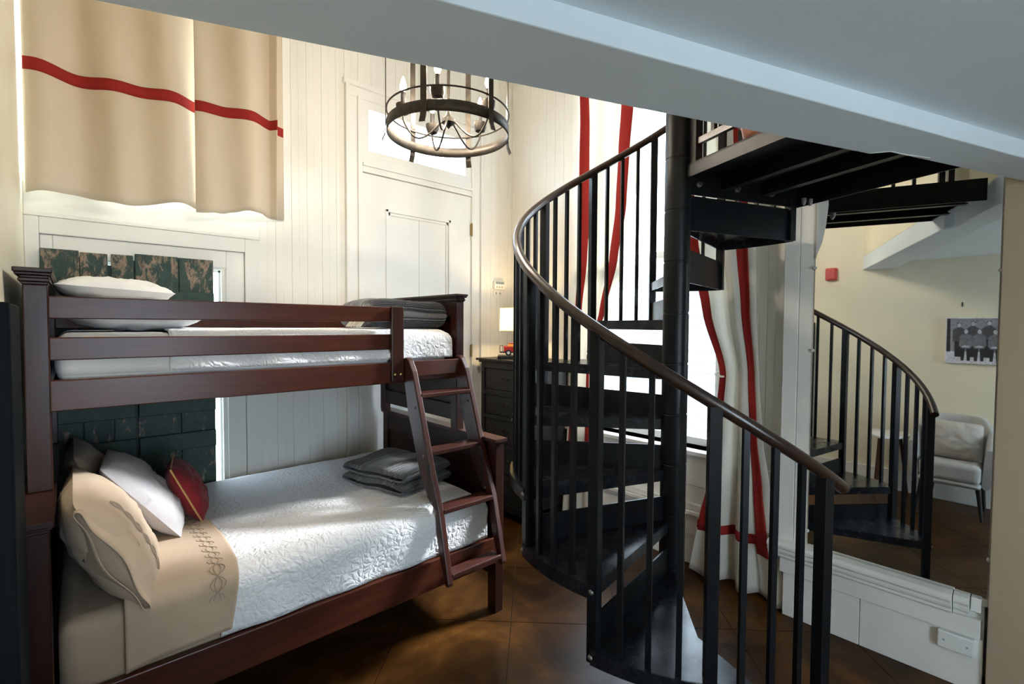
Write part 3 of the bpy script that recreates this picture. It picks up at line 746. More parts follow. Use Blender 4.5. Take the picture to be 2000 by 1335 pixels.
# valance curtain of the back window: two panels with a red band
def valance(x0, x1, ph, label, ret=False, first=False):
    root = thing('valance_curtain', ((x0+x1)/2, D-0.12, 2.33), label, 'curtain', 'banded valance curtains over the back window')
    def fn(u, z, off=0.0):
        x = lerp(x0, x1, u); a = 0.75+0.35*(3.5-z)/1.2
        y = D-0.108 + a*(0.036*math.sin(x*11.5+ph) + 0.030*math.sin(x*23+ph*2+0.7*math.sin(z*2)) + 0.010*nz(x*6, z*2.2, ph)) + 0.004*nz(x*14, z*9, 2)
        if ret and u > 0.93: y -= 0.05*(u-0.93)/0.07
        return (x, y-off, z)
    hem = lambda u: 2.300 + 0.040*lerp(x0, x1, u) + 0.016*math.sin(lerp(x0, x1, u)*13+ph+1) + 0.008*nz(u*8, ph)
    MB().grid(lambda u, v: fn(u, lerp(hem(u), 4.3, v)), 80, 50).build('cloth', M['curtainb'], root, smooth=True, solid=0.004)
    zb = lambda u: 2.880+0.030*lerp(x0, x1, u)
    MB().grid(lambda u, v: fn(u, zb(u)+0.062*v, 0.004), 80, 3).build('red_band', M['redband'], root, smooth=True, solid=0.002)
    if ret:
        MB().grid(lambda u, v: (x1+0.004+0.055*u, lerp(fn(1, 3)[1]+0.055, D-0.03, u), lerp(2.345, 4.3, v)), 4, 6).build('return_cloth', M['curtainb'], root, smooth=True, solid=0.003)
        MB().grid(lambda u, v: (x1+0.004+0.055*u, lerp(fn(1, 3)[1]+0.055, D-0.03, u)-0.004, 2.895+0.058*v), 4, 2).build('red_band', M['redband'], root, solid=0.002)
    return root
valance(-0.152, 0.585, 0.4, 'beige valance panel with a red band beside the left wall')
valance(0.560, 1.015, 2.1, 'beige valance panel with a red band, folded back at its outer edge', ret=True)

# ------------------------------------------------------------------ weathered green shutters standing before window_2
def shutter(x0, x1, splits, notch, label):
    t = thing('green_shutter', ((x0+x1)/2, D-0.05, 0.0), label, 'shutter', 'peeling green shutters behind the bunk')
    for a, b, z1, dy in splits:
        B(a, b, D-0.062+dy, D-0.036+dy, 0.02, z1).build('board', M['shutA'], t, bevel=0.003)
    for g0, g1, gz in notch: B(g0, g1, D-0.046, D-0.034, 0.02, gz).build('backing_strip', M['shutB'], t)
    for z0, z1 in ((1.70, 1.835), (1.12, 1.26), (0.90, 1.0), (0.40, 0.55)):
        B(x0+0.002, x1-0.002, D-0.086, D-0.061, z0, z1).build('batten', M['shutB'], t, bevel=0.004)
    return t
shutter(-0.112, 0.262, [(-0.112, 0.036, 2.030, 0), (0.039, 0.152, 2.024, .002), (0.166, 0.262, 2.026, -.002)], ((0.150, 0.168, 1.965), (0.030, 0.045, 2.0), (0.255, 0.2665, 2.0)), 'left green plank shutter with peeling paint and a notched top')
shutter(0.270, 0.650, [(0.270, 0.472, 2.038, 0), (0.475, 0.650, 2.036, .002)], ((0.466, 0.481, 2.0), (0.2665, 0.275, 2.0)), 'right green plank shutter with peeling paint behind the bunk rail')

# ------------------------------------------------------------------ bunk bed
bb = thing('bunk_bed', (0.82, 2.75, 0), 'dark mahogany twin over full bunk bed against the back wall', 'bunk bed')
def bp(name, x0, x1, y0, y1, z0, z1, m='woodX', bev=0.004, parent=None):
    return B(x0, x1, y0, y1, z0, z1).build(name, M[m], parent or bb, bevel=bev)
YN, YU, YB = 2.05, 2.41, 3.335
def cap(name, x0, x1, y0, y1, z0, steps, m='woodY', parent=None):     # stacked mouldings, widening upward: (overhang, height)
    m_ = MB(); z = z0
    for o, h in steps:
        m_.box(x0-o, x1+o*0.6, y0-o, y1, z, z+h); z += h
    return m_.build(name, M[m], parent or bb, bevel=0.003, weld=False)
# headboard: lower (full width) and upper (twin width)
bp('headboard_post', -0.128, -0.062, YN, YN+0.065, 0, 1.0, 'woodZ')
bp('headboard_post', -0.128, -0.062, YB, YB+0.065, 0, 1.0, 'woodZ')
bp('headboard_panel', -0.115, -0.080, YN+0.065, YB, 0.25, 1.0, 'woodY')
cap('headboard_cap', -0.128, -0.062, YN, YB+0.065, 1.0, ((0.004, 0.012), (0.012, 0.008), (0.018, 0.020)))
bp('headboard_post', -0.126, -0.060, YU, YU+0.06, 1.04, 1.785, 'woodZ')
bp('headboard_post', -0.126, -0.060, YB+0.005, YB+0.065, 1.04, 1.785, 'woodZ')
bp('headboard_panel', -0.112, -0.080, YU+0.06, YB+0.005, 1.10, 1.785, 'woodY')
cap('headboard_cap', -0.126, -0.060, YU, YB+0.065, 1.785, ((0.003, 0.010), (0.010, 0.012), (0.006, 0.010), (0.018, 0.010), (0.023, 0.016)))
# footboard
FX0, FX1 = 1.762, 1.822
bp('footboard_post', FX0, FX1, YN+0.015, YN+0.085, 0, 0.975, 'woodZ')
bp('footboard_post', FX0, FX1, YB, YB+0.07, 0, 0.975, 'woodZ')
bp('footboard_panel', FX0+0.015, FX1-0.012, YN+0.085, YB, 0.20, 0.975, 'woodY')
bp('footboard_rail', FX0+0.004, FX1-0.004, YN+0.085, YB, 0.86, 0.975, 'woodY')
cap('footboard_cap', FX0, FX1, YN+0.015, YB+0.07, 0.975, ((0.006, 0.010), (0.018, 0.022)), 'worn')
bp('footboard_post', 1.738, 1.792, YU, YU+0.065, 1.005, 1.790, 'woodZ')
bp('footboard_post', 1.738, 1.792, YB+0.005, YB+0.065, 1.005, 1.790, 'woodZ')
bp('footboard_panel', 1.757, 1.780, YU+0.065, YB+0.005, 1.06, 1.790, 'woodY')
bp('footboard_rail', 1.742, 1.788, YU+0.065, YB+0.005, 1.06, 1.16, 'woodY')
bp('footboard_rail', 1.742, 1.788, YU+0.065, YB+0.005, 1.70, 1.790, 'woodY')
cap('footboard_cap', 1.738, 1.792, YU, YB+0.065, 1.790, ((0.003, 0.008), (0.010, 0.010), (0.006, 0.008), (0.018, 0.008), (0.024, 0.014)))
# rails
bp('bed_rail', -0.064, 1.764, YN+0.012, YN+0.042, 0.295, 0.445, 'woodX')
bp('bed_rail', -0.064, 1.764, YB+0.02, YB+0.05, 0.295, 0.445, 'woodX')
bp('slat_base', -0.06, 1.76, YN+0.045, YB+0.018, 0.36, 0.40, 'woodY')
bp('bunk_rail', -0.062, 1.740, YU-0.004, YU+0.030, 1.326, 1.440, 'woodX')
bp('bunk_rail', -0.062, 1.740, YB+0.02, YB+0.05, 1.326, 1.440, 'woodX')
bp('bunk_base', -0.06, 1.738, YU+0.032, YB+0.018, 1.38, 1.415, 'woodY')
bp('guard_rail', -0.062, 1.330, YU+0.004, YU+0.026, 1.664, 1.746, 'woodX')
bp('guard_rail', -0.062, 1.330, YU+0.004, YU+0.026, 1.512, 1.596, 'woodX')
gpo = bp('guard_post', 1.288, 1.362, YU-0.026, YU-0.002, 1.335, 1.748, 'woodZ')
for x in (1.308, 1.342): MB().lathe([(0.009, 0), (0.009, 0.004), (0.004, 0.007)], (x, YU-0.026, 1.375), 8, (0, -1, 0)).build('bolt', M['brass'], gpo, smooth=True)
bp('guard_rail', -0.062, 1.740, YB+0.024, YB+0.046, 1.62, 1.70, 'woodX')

# ladder hooked on the upper rail
ld = thing('bunk_ladder', (1.56, 2.0, 0.32), 'dark wooden ladder hooked over the upper bunk rail', 'ladder')
for xs in (1.366, 1.722):
    dn = Vector((0, -0.395, -1.055)).normalized()
    m_ = MB()
    prof = [(2.345, 1.452), (2.375, 1.468), (2.402, 1.462), (2.405, 1.442), (2.398, 1.350), (2.352, 1.16), (2.228, 0.845), (2.140, 0.725), (2.080, 0.690), (2.070, 0.560), (2.036, 0.447), (1.992, 0.332), (1.968, 0.332), (1.962, 0.350), (2.045, 0.69), (2.125, 0.89), (2.22, 1.16), (2.305, 1.395)]
    m_.slab(prof, 0, xs, xs+0.034)
    sd = m_.build('ladder_side', M['worn'], ld, bevel=0.006)
    xi = xs-0.0006 if xs < 1.5 else xs-0.0006
    B(xi, xi+0.0022, 2.13, 2.155, 0.74, 0.93).build('slot', M['slot'], sd)
    for bz, by in ((0.725, 2.112), (0.955, 2.19), (1.20, 2.275)):
        MB().lathe([(0.008, -0.001), (0.008, 0.003), (0.003, 0.006)], (xs, by, bz), 8, (-1, 0, 0)).build('bolt', M['bolt'], sd, smooth=True)
for y, z in ((2.305, 1.262), (2.205, 0.968), (2.092, 0.687), (2.005, 0.378)):
    m_ = MB().bar((1.398, y, z), (1.724, y, z), 0.10 if z > 0.5 else 0.075, 0.026)
    m_.build('rung', M['worn'], ld, bevel=0.005)
B(1.398, 1.724, 2.355, 2.375, 1.36, 1.448).build('top_board', M['woodX'], ld, bevel=0.005)

# ------------------------------------------------------------------ mattresses and bedding
def softbox(mb, x0, x1, y0, y1, z0, z1, r, n=(40, 30), fn=None):
    """closed rounded slab from a displaced grid: top + skirt down to z0"""
    def pt(u, v):
        # u,v in 0..1 map over a flattened dome: border cells are the skirt
        def ax(t, a, b):
            k = 0.14
            if t < k: return a, (t/k)
            if t > 1-k: return b, ((1-t)/k)
            return lerp(a+r*0.0, b, (t-k)/(1-2*k)), 1.0
        X, du = ax(u, x0, x1); Y, dv = ax(v, y0, y1)
        return X, Y, min(du, dv)
    nu, nv = n
    def f(u, v):
        X, Y, d_ = pt(u, v)
        # rounded rim
        e = min(X-x0, x1-X, Y-y0, y1-Y)
        z = z1
        if e < r: z = z1 - (r - math.sqrt(max(0.0, r*r-(r-e)**2)))
        if d_ < 1: z = lerp(z0, z1-r, d_)
        p = Vector((X, Y, z))
        if fn: p = fn(p, u, v)
        return p
    return mb.grid(f, nu, nv)
lm = thing('lower_mattress', (0.82, 2.76, 0.40), 'thick mattress with beige fitted sheet on the lower bunk', 'mattress')
m_ = MB().box(-0.052, 1.70, 2.10, 3.345, 0.402, 0.672)
m_.build('fitted_sheet', M['beige'], lm, bevel=0.05, seg=5, smooth=True)
um = thing('upper_mattress', (0.82, 2.93, 1.416), 'slim white mattress on the upper bunk', 'mattress')
MB().box(-0.045, 1.70, 2.45, 3.345, 1.416, 1.60).build('mattress_cover', M['whitef'], um, bevel=0.045, seg=5, smooth=True)

def blanket(name, x0, x1, yn, yf, ztop, zdrop, r, m, label, cat, wob=0.006, drop_far=True, hemx=None, xend=None, nu=110, nv=80, hem=None, lift=0.0):
    """cover lying on a mattress: flat over the top and draped down at the near side (and at the foot end when xend is given)"""
    L = (yf-yn); q = 0.5*PI*r; side = ztop-r-zdrop
    T = side+q+L-r
    E = (x1-x0); sx = side if xend else 0.0
    def fn(u, v):
        s_ = v*T
        x = lerp(x0, x1, u); tx = 0.0
        if xend:
            S = (E-r)+q+sx; sxx = u*S
            if sxx < E-r: x = x0+sxx; dzx = 0
            elif sxx < E-r+q: a = (sxx-(E-r))/r; x = x1-r+r*math.sin(a); dzx = r*(1-math.cos(a))
            else: x = x1; dzx = r+(sxx-(E-r)-q)
        else: dzx = 0
        if s_ < side: y = yn; z = zdrop+s_
        elif s_ < side+q: a = (s_-side)/r; y = yn+r*(1-math.cos(a)); z = ztop-r+r*math.sin(a)
        else: y = yn+r+(s_-side-q); z = ztop
        z = min(z, max(zdrop, ztop-dzx)) if dzx else z
        nn = nz(x*3.2, y*3.2, z*3)*wob + nz(x*9, y*9, z*9)*wob*0.45
        if s_ < side+q*0.5: y -= abs(nn)*1.0 + 0.006*math.sin(x*21+3*z)*max(0, 1-s_/(side+1e-6)); 
        else: z += nn
        if hem: z += hem(x)*max(0, 1-s_/(side+0.001))
        if hemx: x += hemx(s_/T)*u
        return (x, y, z+lift)
    root = thing(name, ((x0+x1)/2, (yn+yf)/2, ztop), label, cat)
    MB().grid(fn, nu, nv).build('cloth', m, root, smooth=True, solid=0.008)
    root_fn[root.name] = fn
    return root
root_fn = {}
blanket('coverlet', 0.40, 1.712, 2.083, 3.35, 0.692, 0.452, 0.075, M['quilt'], 'white quilted coverlet with wavy stitching on the lower bunk', 'bedspread', 0.007, xend=True)
ts = blanket('turned_sheet', 0.115, 0.435, 2.070, 3.34, 0.716, 0.452, 0.075, M['beige'], 'beige sheet turned down over the white coverlet on the lower bunk', 'sheet', 0.006, nu=40,
        hemx=lambda t: 0.035*math.sin(t*5)+0.02*t, hem=lambda x: 0.012*math.sin((x-0.1)*9)+0.02*(x-0.115)/0.3)
ts_fn = root_fn[ts.name]
# embroidered diamond chain along the turned edge, each line a part
for amp, ph_ in ((0.075, 0.0), (-0.075, 0.0), (0.035, 0.0), (-0.035, 0.0)):
    pts = []
    for k in range(161):
        v = 0.10+0.72*k/160; p = ts_fn(0.80+amp*math.sin(v*78+ph_), v)
        pts.append((p[0], p[1]-0.0045, p[2]+0.0045))
    MB().tube(pts, 0.0016, 5).build('embroidery_line', M['stitch'], ts, smooth=True)
blanket('quilted_bedspread', 0.30, 1.716, 2.436, 3.352, 1.622, 1.455, 0.07, M['quilt'], 'white quilted cover on the upper bunk mattress', 'bedspread', 0.005, xend=True)
MB().box(-0.050, 0.33, 2.442, 3.352, 1.43, 1.612).build('head_sheet', M['whitef'], um, bevel=0.05, seg=5, smooth=True)

def pillow(name, c, ax, ay, w, h, t_, m, label, group=None, n=30, pinch=0.10, sag=0.0, seed=0.0, flange=0.0, piping=None, rnd=2.6):
    """pillow whose width runs along ax, height along ay, thickness along ax x ay"""
    ax = Vector(ax).normalized(); ay = Vector(ay).normalized(); az = ax.cross(ay).normalized(); c = Vector(c)
    def prof(u, v):
        a = max(0.0, 1-abs(u)**rnd); b = max(0.0, 1-abs(v)**rnd)
        return (a*b)**0.52
    def mk(sgn):
        def fn(uu, vv):
            u = 2*uu-1; v = 2*vv-1
            k = 1-pinch*(abs(u)**2)*(1-abs(v)**3) ; k2 = 1-pinch*(abs(v)**2)*(1-abs(u)**3)
            d_ = prof(u, v)*t_/2
            wr = 0.012*nz(u*3+seed, v*3, sgn+seed)*d_/(t_/2+1e-6) + 0.006*nz(u*8+seed, v*8, seed)*(1 if d_ > 0.01 else 0)
            return c + ax*(u*w/2*k2) + ay*(v*h/2*k - sag*d_) + az*sgn*(d_+wr)
        return fn
    root = thing(name, tuple(c), label, 'pillow', group)
    m_ = MB().grid(mk(1), n, n).grid(mk(-1), n, n)
    m_.build('pillow_cover', m, root, smooth=True, weld=True)
    rim = []
    for i in range(n*4):
        s_ = i/(n*4)*4; k = int(s_); f_ = 2*(s_-k)-1
        u, v = ((f_, -1), (1, f_), (-f_, 1), (-1, -f_))[k]
        kk = 1-pinch*(abs(u)**2)*(1-abs(v)**3); k2 = 1-pinch*(abs(v)**2)*(1-abs(u)**3)
        rim.append((u, v, c + ax*(u*w/2*k2) + ay*(v*h/2*kk)))
    if piping: MB().tube([p for _, _, p in rim], 0.0042, 6, closed=True).build('piping', piping, root, smooth=True)
    if flange:
        def fl(uu, vv):
            p = rim[int(uu*len(rim)) % len(rim)]; d_ = (p[2]-c); o = ax*p[0]*(1 if abs(p[0]) > 0.98 else 0.0)+ay*p[1]*(1 if abs(p[1]) > 0.98 else 0.0)
            return p[2] + o*(vv*flange) + az*0.010*math.sin(uu*60+seed)*vv
        MB().grid(fl, len(rim), 2, closeu=True).build('flange', m, root, smooth=True, solid=0.004)
    root['_ax'] = 0
    del root['_ax']
    return root, c, ax, ay, az
YA = (0, 1, 0)
def lean(xb, zb, xt, zt): return Vector((xt-xb, 0, zt-zb))
# upper bunk pillows (lying flat)
pillow('bed_pillow', (0.205, 2.80, 1.682), (1, 0.05, -0.03), (-0.05, 1, 0), 0.46, 0.64, 0.13, M['whitef'], 'white pillow lying flat on the upper bunk, lower of two', 'white pillows on the upper bunk', seed=1)
pillow('bed_pillow', (0.150, 2.92, 1.792), (1, 0.0, -0.05), (0, 1, 0), 0.40, 0.62, 0.12, M['whitef'], 'white pillow on top of the other upper bunk pillow', 'white pillows on the upper bunk', seed=3)
# lower bunk pillows (leaning on the headboard)
l = lean(0.105, 0.690, -0.050, 1.02)
far = pillow('bed_pillow', (0.075, 3.00, 0.885), YA, lean(0.16, 0.70, 0.01, 1.07), 0.56, 0.42, 0.15, M['beige'], 'beige pillow at the far corner, leaning on the headboard behind others', 'beige pillows on the lower bunk', seed=5)
sham, c, ax, ay, az = pillow('bed_pillow', (0.088, 2.345, 0.866), YA, l, 0.58, 0.45, 0.21, M['beige'], 'large beige pillow with stitched hem leaning nearest the camera', 'beige pillows on the lower bunk', seed=7, sag=0.15)
if az.x < 0: az = -az
# stitched hem of the nearest pillow: sleeve-like border at its near end
def hemfn(u, v):
    a = u*2*PI
    h_ = 0.205*math.cos(a); tt = 0.055*math.sin(a)*(1-0.55*abs(math.cos(a))**2)
    return c - ax*(0.225+0.085*v) + ay*(h_*(1+0.04*v)) + az*(tt*(1.2-0.85*v)+0.006*math.sin(a*5)) + Vector((0, 0, -0.008*v))
MB().grid(hemfn, 48, 6, closeu=True).build('open_hem', M['beige'], sham, smooth=True, solid=0.003)
for amp in (0.020, -0.020, 0.010, -0.010):
    pts = []
    for k in range(81):
        vv = -0.72+1.44*k/80; u = -0.62+amp*2.4*math.sin(k/80*6*PI)
        d_ = (max(0, 1-abs(u)**2.6)*max(0, 1-abs(vv)**2.6))**0.52*0.105
        pts.append(c+ax*(u*0.28)+ay*(vv*0.22-0.15*d_)+az*(d_+0.004))
    MB().tube(pts, 0.0016, 5).build('embroidery_line', M['stitch'], sham, smooth=True)
pillow('throw_pillow', (0.225, 2.70, 0.892), (0.10, 1, 0), lean(0.375, 0.715, 0.085, 1.10), 0.40, 0.44, 0.155, M['greyp'], 'pale grey square pillow leaning between beige and red ones', 'throw pillows on the lower bunk', seed=9)
rp, c, ax, ay, az = pillow('throw_pillow', (0.402, 2.78, 0.850), (0.16, 1, 0), lean(0.485, 0.715, 0.350, 1.02), 0.30, 0.30, 0.125, M['redp'], 'small crimson pillow with gold piping leaning against the grey one', 'throw pillows on the lower bunk', seed=11, piping=M['gold'])

# ribbed grey throws, folded
def folded_throw(c, ang, w, d_, h, layers, label, fringe=False, along='x', seed=0, nrib=40):
    root = thing('folded_throw', c, label, 'blanket', 'folded grey throws')
    ca, sa = math.cos(ang), math.sin(ang)
    for k in range(layers):
        z0 = c[2]+h*k/layers; z1 = c[2]+h*(k+1)/layers*0.998
        hw, hd, hh = w/2*(1-0.03*k*((k+seed) % 2)), d_/2*(1-0.02*k), (z1-z0)/2
        def fn(u, v, hw=hw, hd=hd, hh=hh, z0=z0, k=k):
            a = 2*PI*u                          # round the section; v runs along the length
            t_ = 2*v-1
            e = 4.2
            cx = abs(math.cos(a))**(2/e)*(1 if math.cos(a) >= 0 else -1); sz = abs(math.sin(a))**(2/e)*(1 if math.sin(a) >= 0 else -1)
            en = max(0.0, 1-abs(t_)**16)**0.5
            rib = 0.0055*math.sin(u*2*PI*nrib)
            X = t_*hw; Y = cx*(hd+rib); Z = hh+sz*(hh+rib)*(0.25+0.75*en)
            Z += 0.018*nz(X*5+seed, Y*5, k*3)*(0.3+0.7*(sz > 0)); X += 0.012*nz(Y*7, k*5+seed, 1)
            Z += -0.008*abs(t_)**3*(k+1)/layers
            return (c[0]+ca*X-sa*Y, c[1]+sa*X+ca*Y, z0+max(Z, 0.0))
        MB().grid(fn, nrib*6, 40, closeu=True).build('fold', M['throw'], root, smooth=True)
    if fringe:
        m_ = MB()
        for i in range(16):
            y = lerp(-d_/2*0.9, -d_/2*0.1, i/15); X = -w/2
            p = Vector((c[0]+ca*X-sa*y, c[1]+sa*X+ca*y, c[2]+0.05)); q = p + Vector((-0.055+0.02*nz(i*1.7), -0.01*nz(i*2.3), -0.046))
            m_.tube([p, (p+q)/2+Vector((0, 0, 0.012)), q], 0.0035, 5)
        m_.build('fringe', M['curtain'], root, smooth=True, weld=False)
    return root
folded_throw((1.465, 2.70, 1.632), 0.0, 0.50, 0.44, 0.165, 1, 'folded grey ribbed throw at the foot of the upper bunk', fringe=True, seed=1, nrib=46)
folded_throw((1.455, 2.63, 0.702), 0.28, 0.42, 0.50, 0.135, 2, 'folded grey ribbed throw at the foot of the lower bunk', seed=4, nrib=44)

# ------------------------------------------------------------------ chest of drawers
dr = thing('chest_of_drawers', (2.92, 3.05, 0), 'tall black chest of drawers in the corner behind the stairs', 'chest of drawers')
X0, X1, Y0, Y1 = 2.700, 3.135, 2.735, 3.365
m_ = MB()
m_.box(X0, X1, Y0, Y0+0.022, 0.07, 1.325); m_.box(X0, X1, Y1-0.022, Y1, 0.07, 1.325)
m_.box(X1-0.012, X1, Y0, Y1, 0.07, 1.325); m_.box(X0+0.02, X1, Y0, Y1, 0.10, 0.12)
m_.build('carcass', M['ebony'], dr, weld=False)
zs = [(1.090, 1.275), (0.872, 1.042), (0.636, 0.836), (0.376, 0.590), (0.135, 0.328)]
m_ = MB()
for a, b in ((Y0, Y0+0.045), (Y1-0.045, Y1)): m_.box(X0-0.004, X0+0.02, a, b, 0.0, 1.325)
edges = [1.325]+[v for a, b in zs for v in (b, a)]+[0.07]
for a, b in zip(edges[0::2], edges[1::2]): m_.box(X0-0.003, X0+0.02, Y0+0.045, Y1-0.045, b, a)
m_.build('face_frame', M['ebony'], dr, bevel=0.003, weld=False)
B(X0-0.034, X1+0.005, Y0-0.045, Y1+0.045, 1.338, 1.358).build('top', M['ebony'], dr, bevel=0.004)
B(X0-0.018, X1, Y0-0.022, Y1+0.022, 1.320, 1.338).build('cornice', M['ebony'], dr, bevel=0.006)
for a, b in ((Y0, Y0+0.045), (Y1-0.045, Y1)): B(X1-0.04, X1, a, b, 0, 0.10).build('foot', M['ebony'], dr)
for a, b in zs:
    d_ = B(X0+0.006, X0+0.30, Y0+0.050, Y1-0.050, a+0.004, b-0.004).build('drawer', M['ebony'], dr, bevel=0.003)
    yc, zc = (Y0+Y1)/2, (a+b)/2+0.005
    pts = [(X0-0.006-0.012*math.sin(PI*i/12), yc-0.030*math.cos(PI*i/12), zc+0.006-0.020*math.sin(PI*i/12)) for i in range(13)]
    m_ = MB().tube(pts, 0.0035, 6)
    for sgn in (-1, 1): m_.lathe([(0.011, 0), (0.009, 0.005), (0.005, 0.012), (0.001, 0.013)], (X0+0.006, yc+sgn*0.030, zc+0.006), 8, (-1, 0, 0))
    m_.build('pull_handle', M['slot'], d_, smooth=True, weld=False)

# ------------------------------------------------------------------ table lamp on the chest, toy fire engine on its base
LX, LY = 2.895, 3.115
U = Vector((0.739, -0.673, 0)); V = Vector((0.673, 0.739, 0)); LC = Vector((LX, LY, 0))
tl = thing('table_lamp', (LX, LY, 1.358), 'table lamp with glowing cream drum shade on the black chest', 'lamp')
m_ = MB()
rr = []
for (cx, cy), a0 in (((0.145, 0.075), 0), ((-0.145, 0.075), 90), ((-0.145, -0.075), 180), ((0.145, -0.075), 270)):
    for i in range(7):
        a = math.radians(a0+90*i/6); q = LC+U*(cx+0.022*math.cos(a))+V*(cy-0.02+0.022*math.sin(a)); rr.append((q.x, q.y))
m_.prism(rr, 1.358, 1.386); m_.build('base', M['ebony'], tl, bevel=0.004)
MB().tube([(LX, LY, 1.386), (LX, LY, 1.735)], 0.0065, 10).build('stem', M['iron'], tl, smooth=True)
MB().lathe([(0.152, 0.0), (0.152, 0.004), (0.148, 0.196), (0.148, 0.200)], (LX, LY, 1.600), 40)
def cyl(u, v): a = 2*PI*u; r = lerp(0.153, 0.149, v); return (LX+r*math.cos(a), LY+r*math.sin(a), lerp(1.600, 1.800, v))
sh = MB().grid(cyl, 48, 4, closeu=True).build('lamp_shade', M['shade'], tl, smooth=True)
for z, r in ((1.600, 0.153), (1.800, 0.149)):
    MB().tube([(LX+r*math.cos(2*PI*i/40), LY+r*math.sin(2*PI*i/40), z) for i in range(40)], 0.0022, 6, closed=True).build('shade_trim', M['gold'], sh, smooth=True)
MB().ball((LX, LY, 1.70), 0.026, 12, 8, 1.25).build('bulb', M['bulb'], tl, smooth=True)
lamp('table_lamp_light', 'POINT', (LX, LY, 1.70), 42.0, (1.0, 0.68, 0.32), shadow_soft_size=0.03)
pts = [(LX-0.02, LY+0.02, 1.37), (LX+0.10, LY+0.14, 1.372), (2.965, 3.40, 1.44), (2.985, D-0.020, 1.62), (2.975, D-0.02, 1.93)]
MB().tube(pts, 0.0025, 6).build('lamp_cord', M['plastic'], tl, smooth=True)

TC = LC + U*(0.005) - V*0.052
def TP(u, v, z): q = TC+U*u+V*v; return Vector((q.x, q.y, 1.386+z))
tk = thing('toy_fire_engine', tuple(TP(0, 0, 0)), 'red vintage toy fire engine standing on the lamp base', 'toy')
def tb(name, u0, u1, v0, v1, z0, z1, m, parent=None, bev=0.002):
    c = TC+U*((u0+u1)/2)+V*((v0+v1)/2)
    return MB().obox((c.x, c.y), U, V, (u1-u0)/2, (v1-v0)/2, 1.386+z0, 1.386+z1).build(name, m, parent or tk, bevel=bev)
tb('chassis', -0.150, 0.125, -0.026, 0.026, 0.024, 0.034, M['slot'])
tb('rear_body', -0.118, 0.012, -0.036, 0.036, 0.034, 0.078, M['red'])
tb('rear_step', -0.158, -0.118, -0.034, 0.034, 0.028, 0.033, M['iron'])
tb('cab', 0.016, 0.058, -0.036, 0.036, 0.034, 0.070, M['red'])
tb('bonnet', 0.060, 0.128, -0.024, 0.024, 0.034, 0.072, M['red'], bev=0.008)
tb('seat', 0.012, 0.030, -0.030, 0.030, 0.070, 0.092, M['slot'])
tb('hose_bed', -0.085, -0.025, -0.022, 0.022, 0.078, 0.098, M['yellow'], bev=0.004)
tb('hose_reel', -0.080, -0.030, -0.018, 0.018, 0.098, 0.108, M['red'], bev=0.004)
for sv in (-0.039, 0.039):
    m_ = MB()
    for z in (0.070, 0.082): m_.tube([TP(-0.122, sv, z), TP(0.010, sv, z)], 0.0018, 6)
    for i in range(9): m_.tube([TP(-0.118+i*0.0155, sv, 0.070), TP(-0.118+i*0.0155, sv, 0.082)], 0.0013, 5)
    m_.build('side_ladder', M['red'], tk, smooth=True, weld=False)
m_ = MB()
for u, v in ((-0.152, -0.03), (-0.152, 0.03), (-0.128, -0.03), (-0.128, 0.03)): m_.tube([TP(u, v, 0.033), TP(u, v, 0.086)], 0.0018, 6)
m_.tube([TP(-0.128, -0.03, 0.086), TP(-0.152, -0.03, 0.086), TP(-0.152, 0.03, 0.086), TP(-0.128, 0.03, 0.086)], 0.0018, 6)
m_.build('grab_rail', M['iron'], tk, smooth=True, weld=False)
for u in (-0.078, 0.092):
    for v in (-0.036, 0.036):
        w_ = MB().lathe([(0.010, -0.009), (0.024, -0.009), (0.0265, -0.005), (0.0265, 0.005), (0.024, 0.009), (0.010, 0.009)], TP(u, v, 0.0265), 20, V).build('wheel', M['rubber'], tk, smooth=True)
        MB().lathe([(0.013, -0.0105), (0.013, 0.0105)], TP(u, v, 0.0265), 14, V).build('hub_cap', M['plastic'], w_, smooth=True)
m_ = MB()
for v in (-0.016, 0.016): m_.lathe([(0.005, 0), (0.009, 0.008), (0.009, 0.014)], TP(0.128, v, 0.062), 10, U)
m_.build('headlamp', M['chrome'], tk, smooth=True, weld=False)
MB().tube([TP(0.060, -0.02, 0.072), TP(0.052, -0.02, 0.098), TP(0.052, 0.02, 0.098), TP(0.060, 0.02, 0.072)], 0.0016, 6).build('windscreen_frame', M['chrome'], tk, smooth=True)

# thermostat with a plug plate below it
t = thing('thermostat', (2.985, D-0.02, 2.02), 'small white thermostat box on the back wall above the lamp', 'thermostat')
B(2.925, 3.045, D-0.048, D-0.016, 1.985, 2.062).build('case', M['plastic'], t, bevel=0.006)
B(2.935, 3.035, D-0.052, D-0.047, 2.034, 2.056).build('vent_strip', M['void'], t)
for i in range(3): B(2.945+i*0.03, 2.960+i*0.03, D-0.0505, D-0.0475, 1.998, 2.014).build('button', M['fascia'], t)
t = thing('outlet_plate', (2.985, D-0.02, 1.94), 'small white outlet plate just below the thermostat', 'outlet')
B(2.930, 3.040, D-0.024, D-0.016, 1.925, 1.972).build('plate', M['plastic'], t, bevel=0.003)
for x in (2.960, 3.010): B(x-0.010, x+0.010, D-0.026, D-0.0235, 1.938, 1.960).build('socket', M['fascia'], t)
t = thing('wall_box', (XM-0.03, 0.22, 0.16), 'white blank cover box on the plinth below the mirror sill', 'cover plate')
B(XM-0.042, XM-0.0145, 0.168, 0.292, 0.165, 0.243).build('cover', M['plastic'], t, bevel=0.005)
for y in (0.19, 0.27): MB().lathe([(0.004, 0), (0.003, 0.0015)], (XM-0.042, y, 0.204), 8, (-1, 0, 0)).build('screw', M['void'], t, smooth=True)

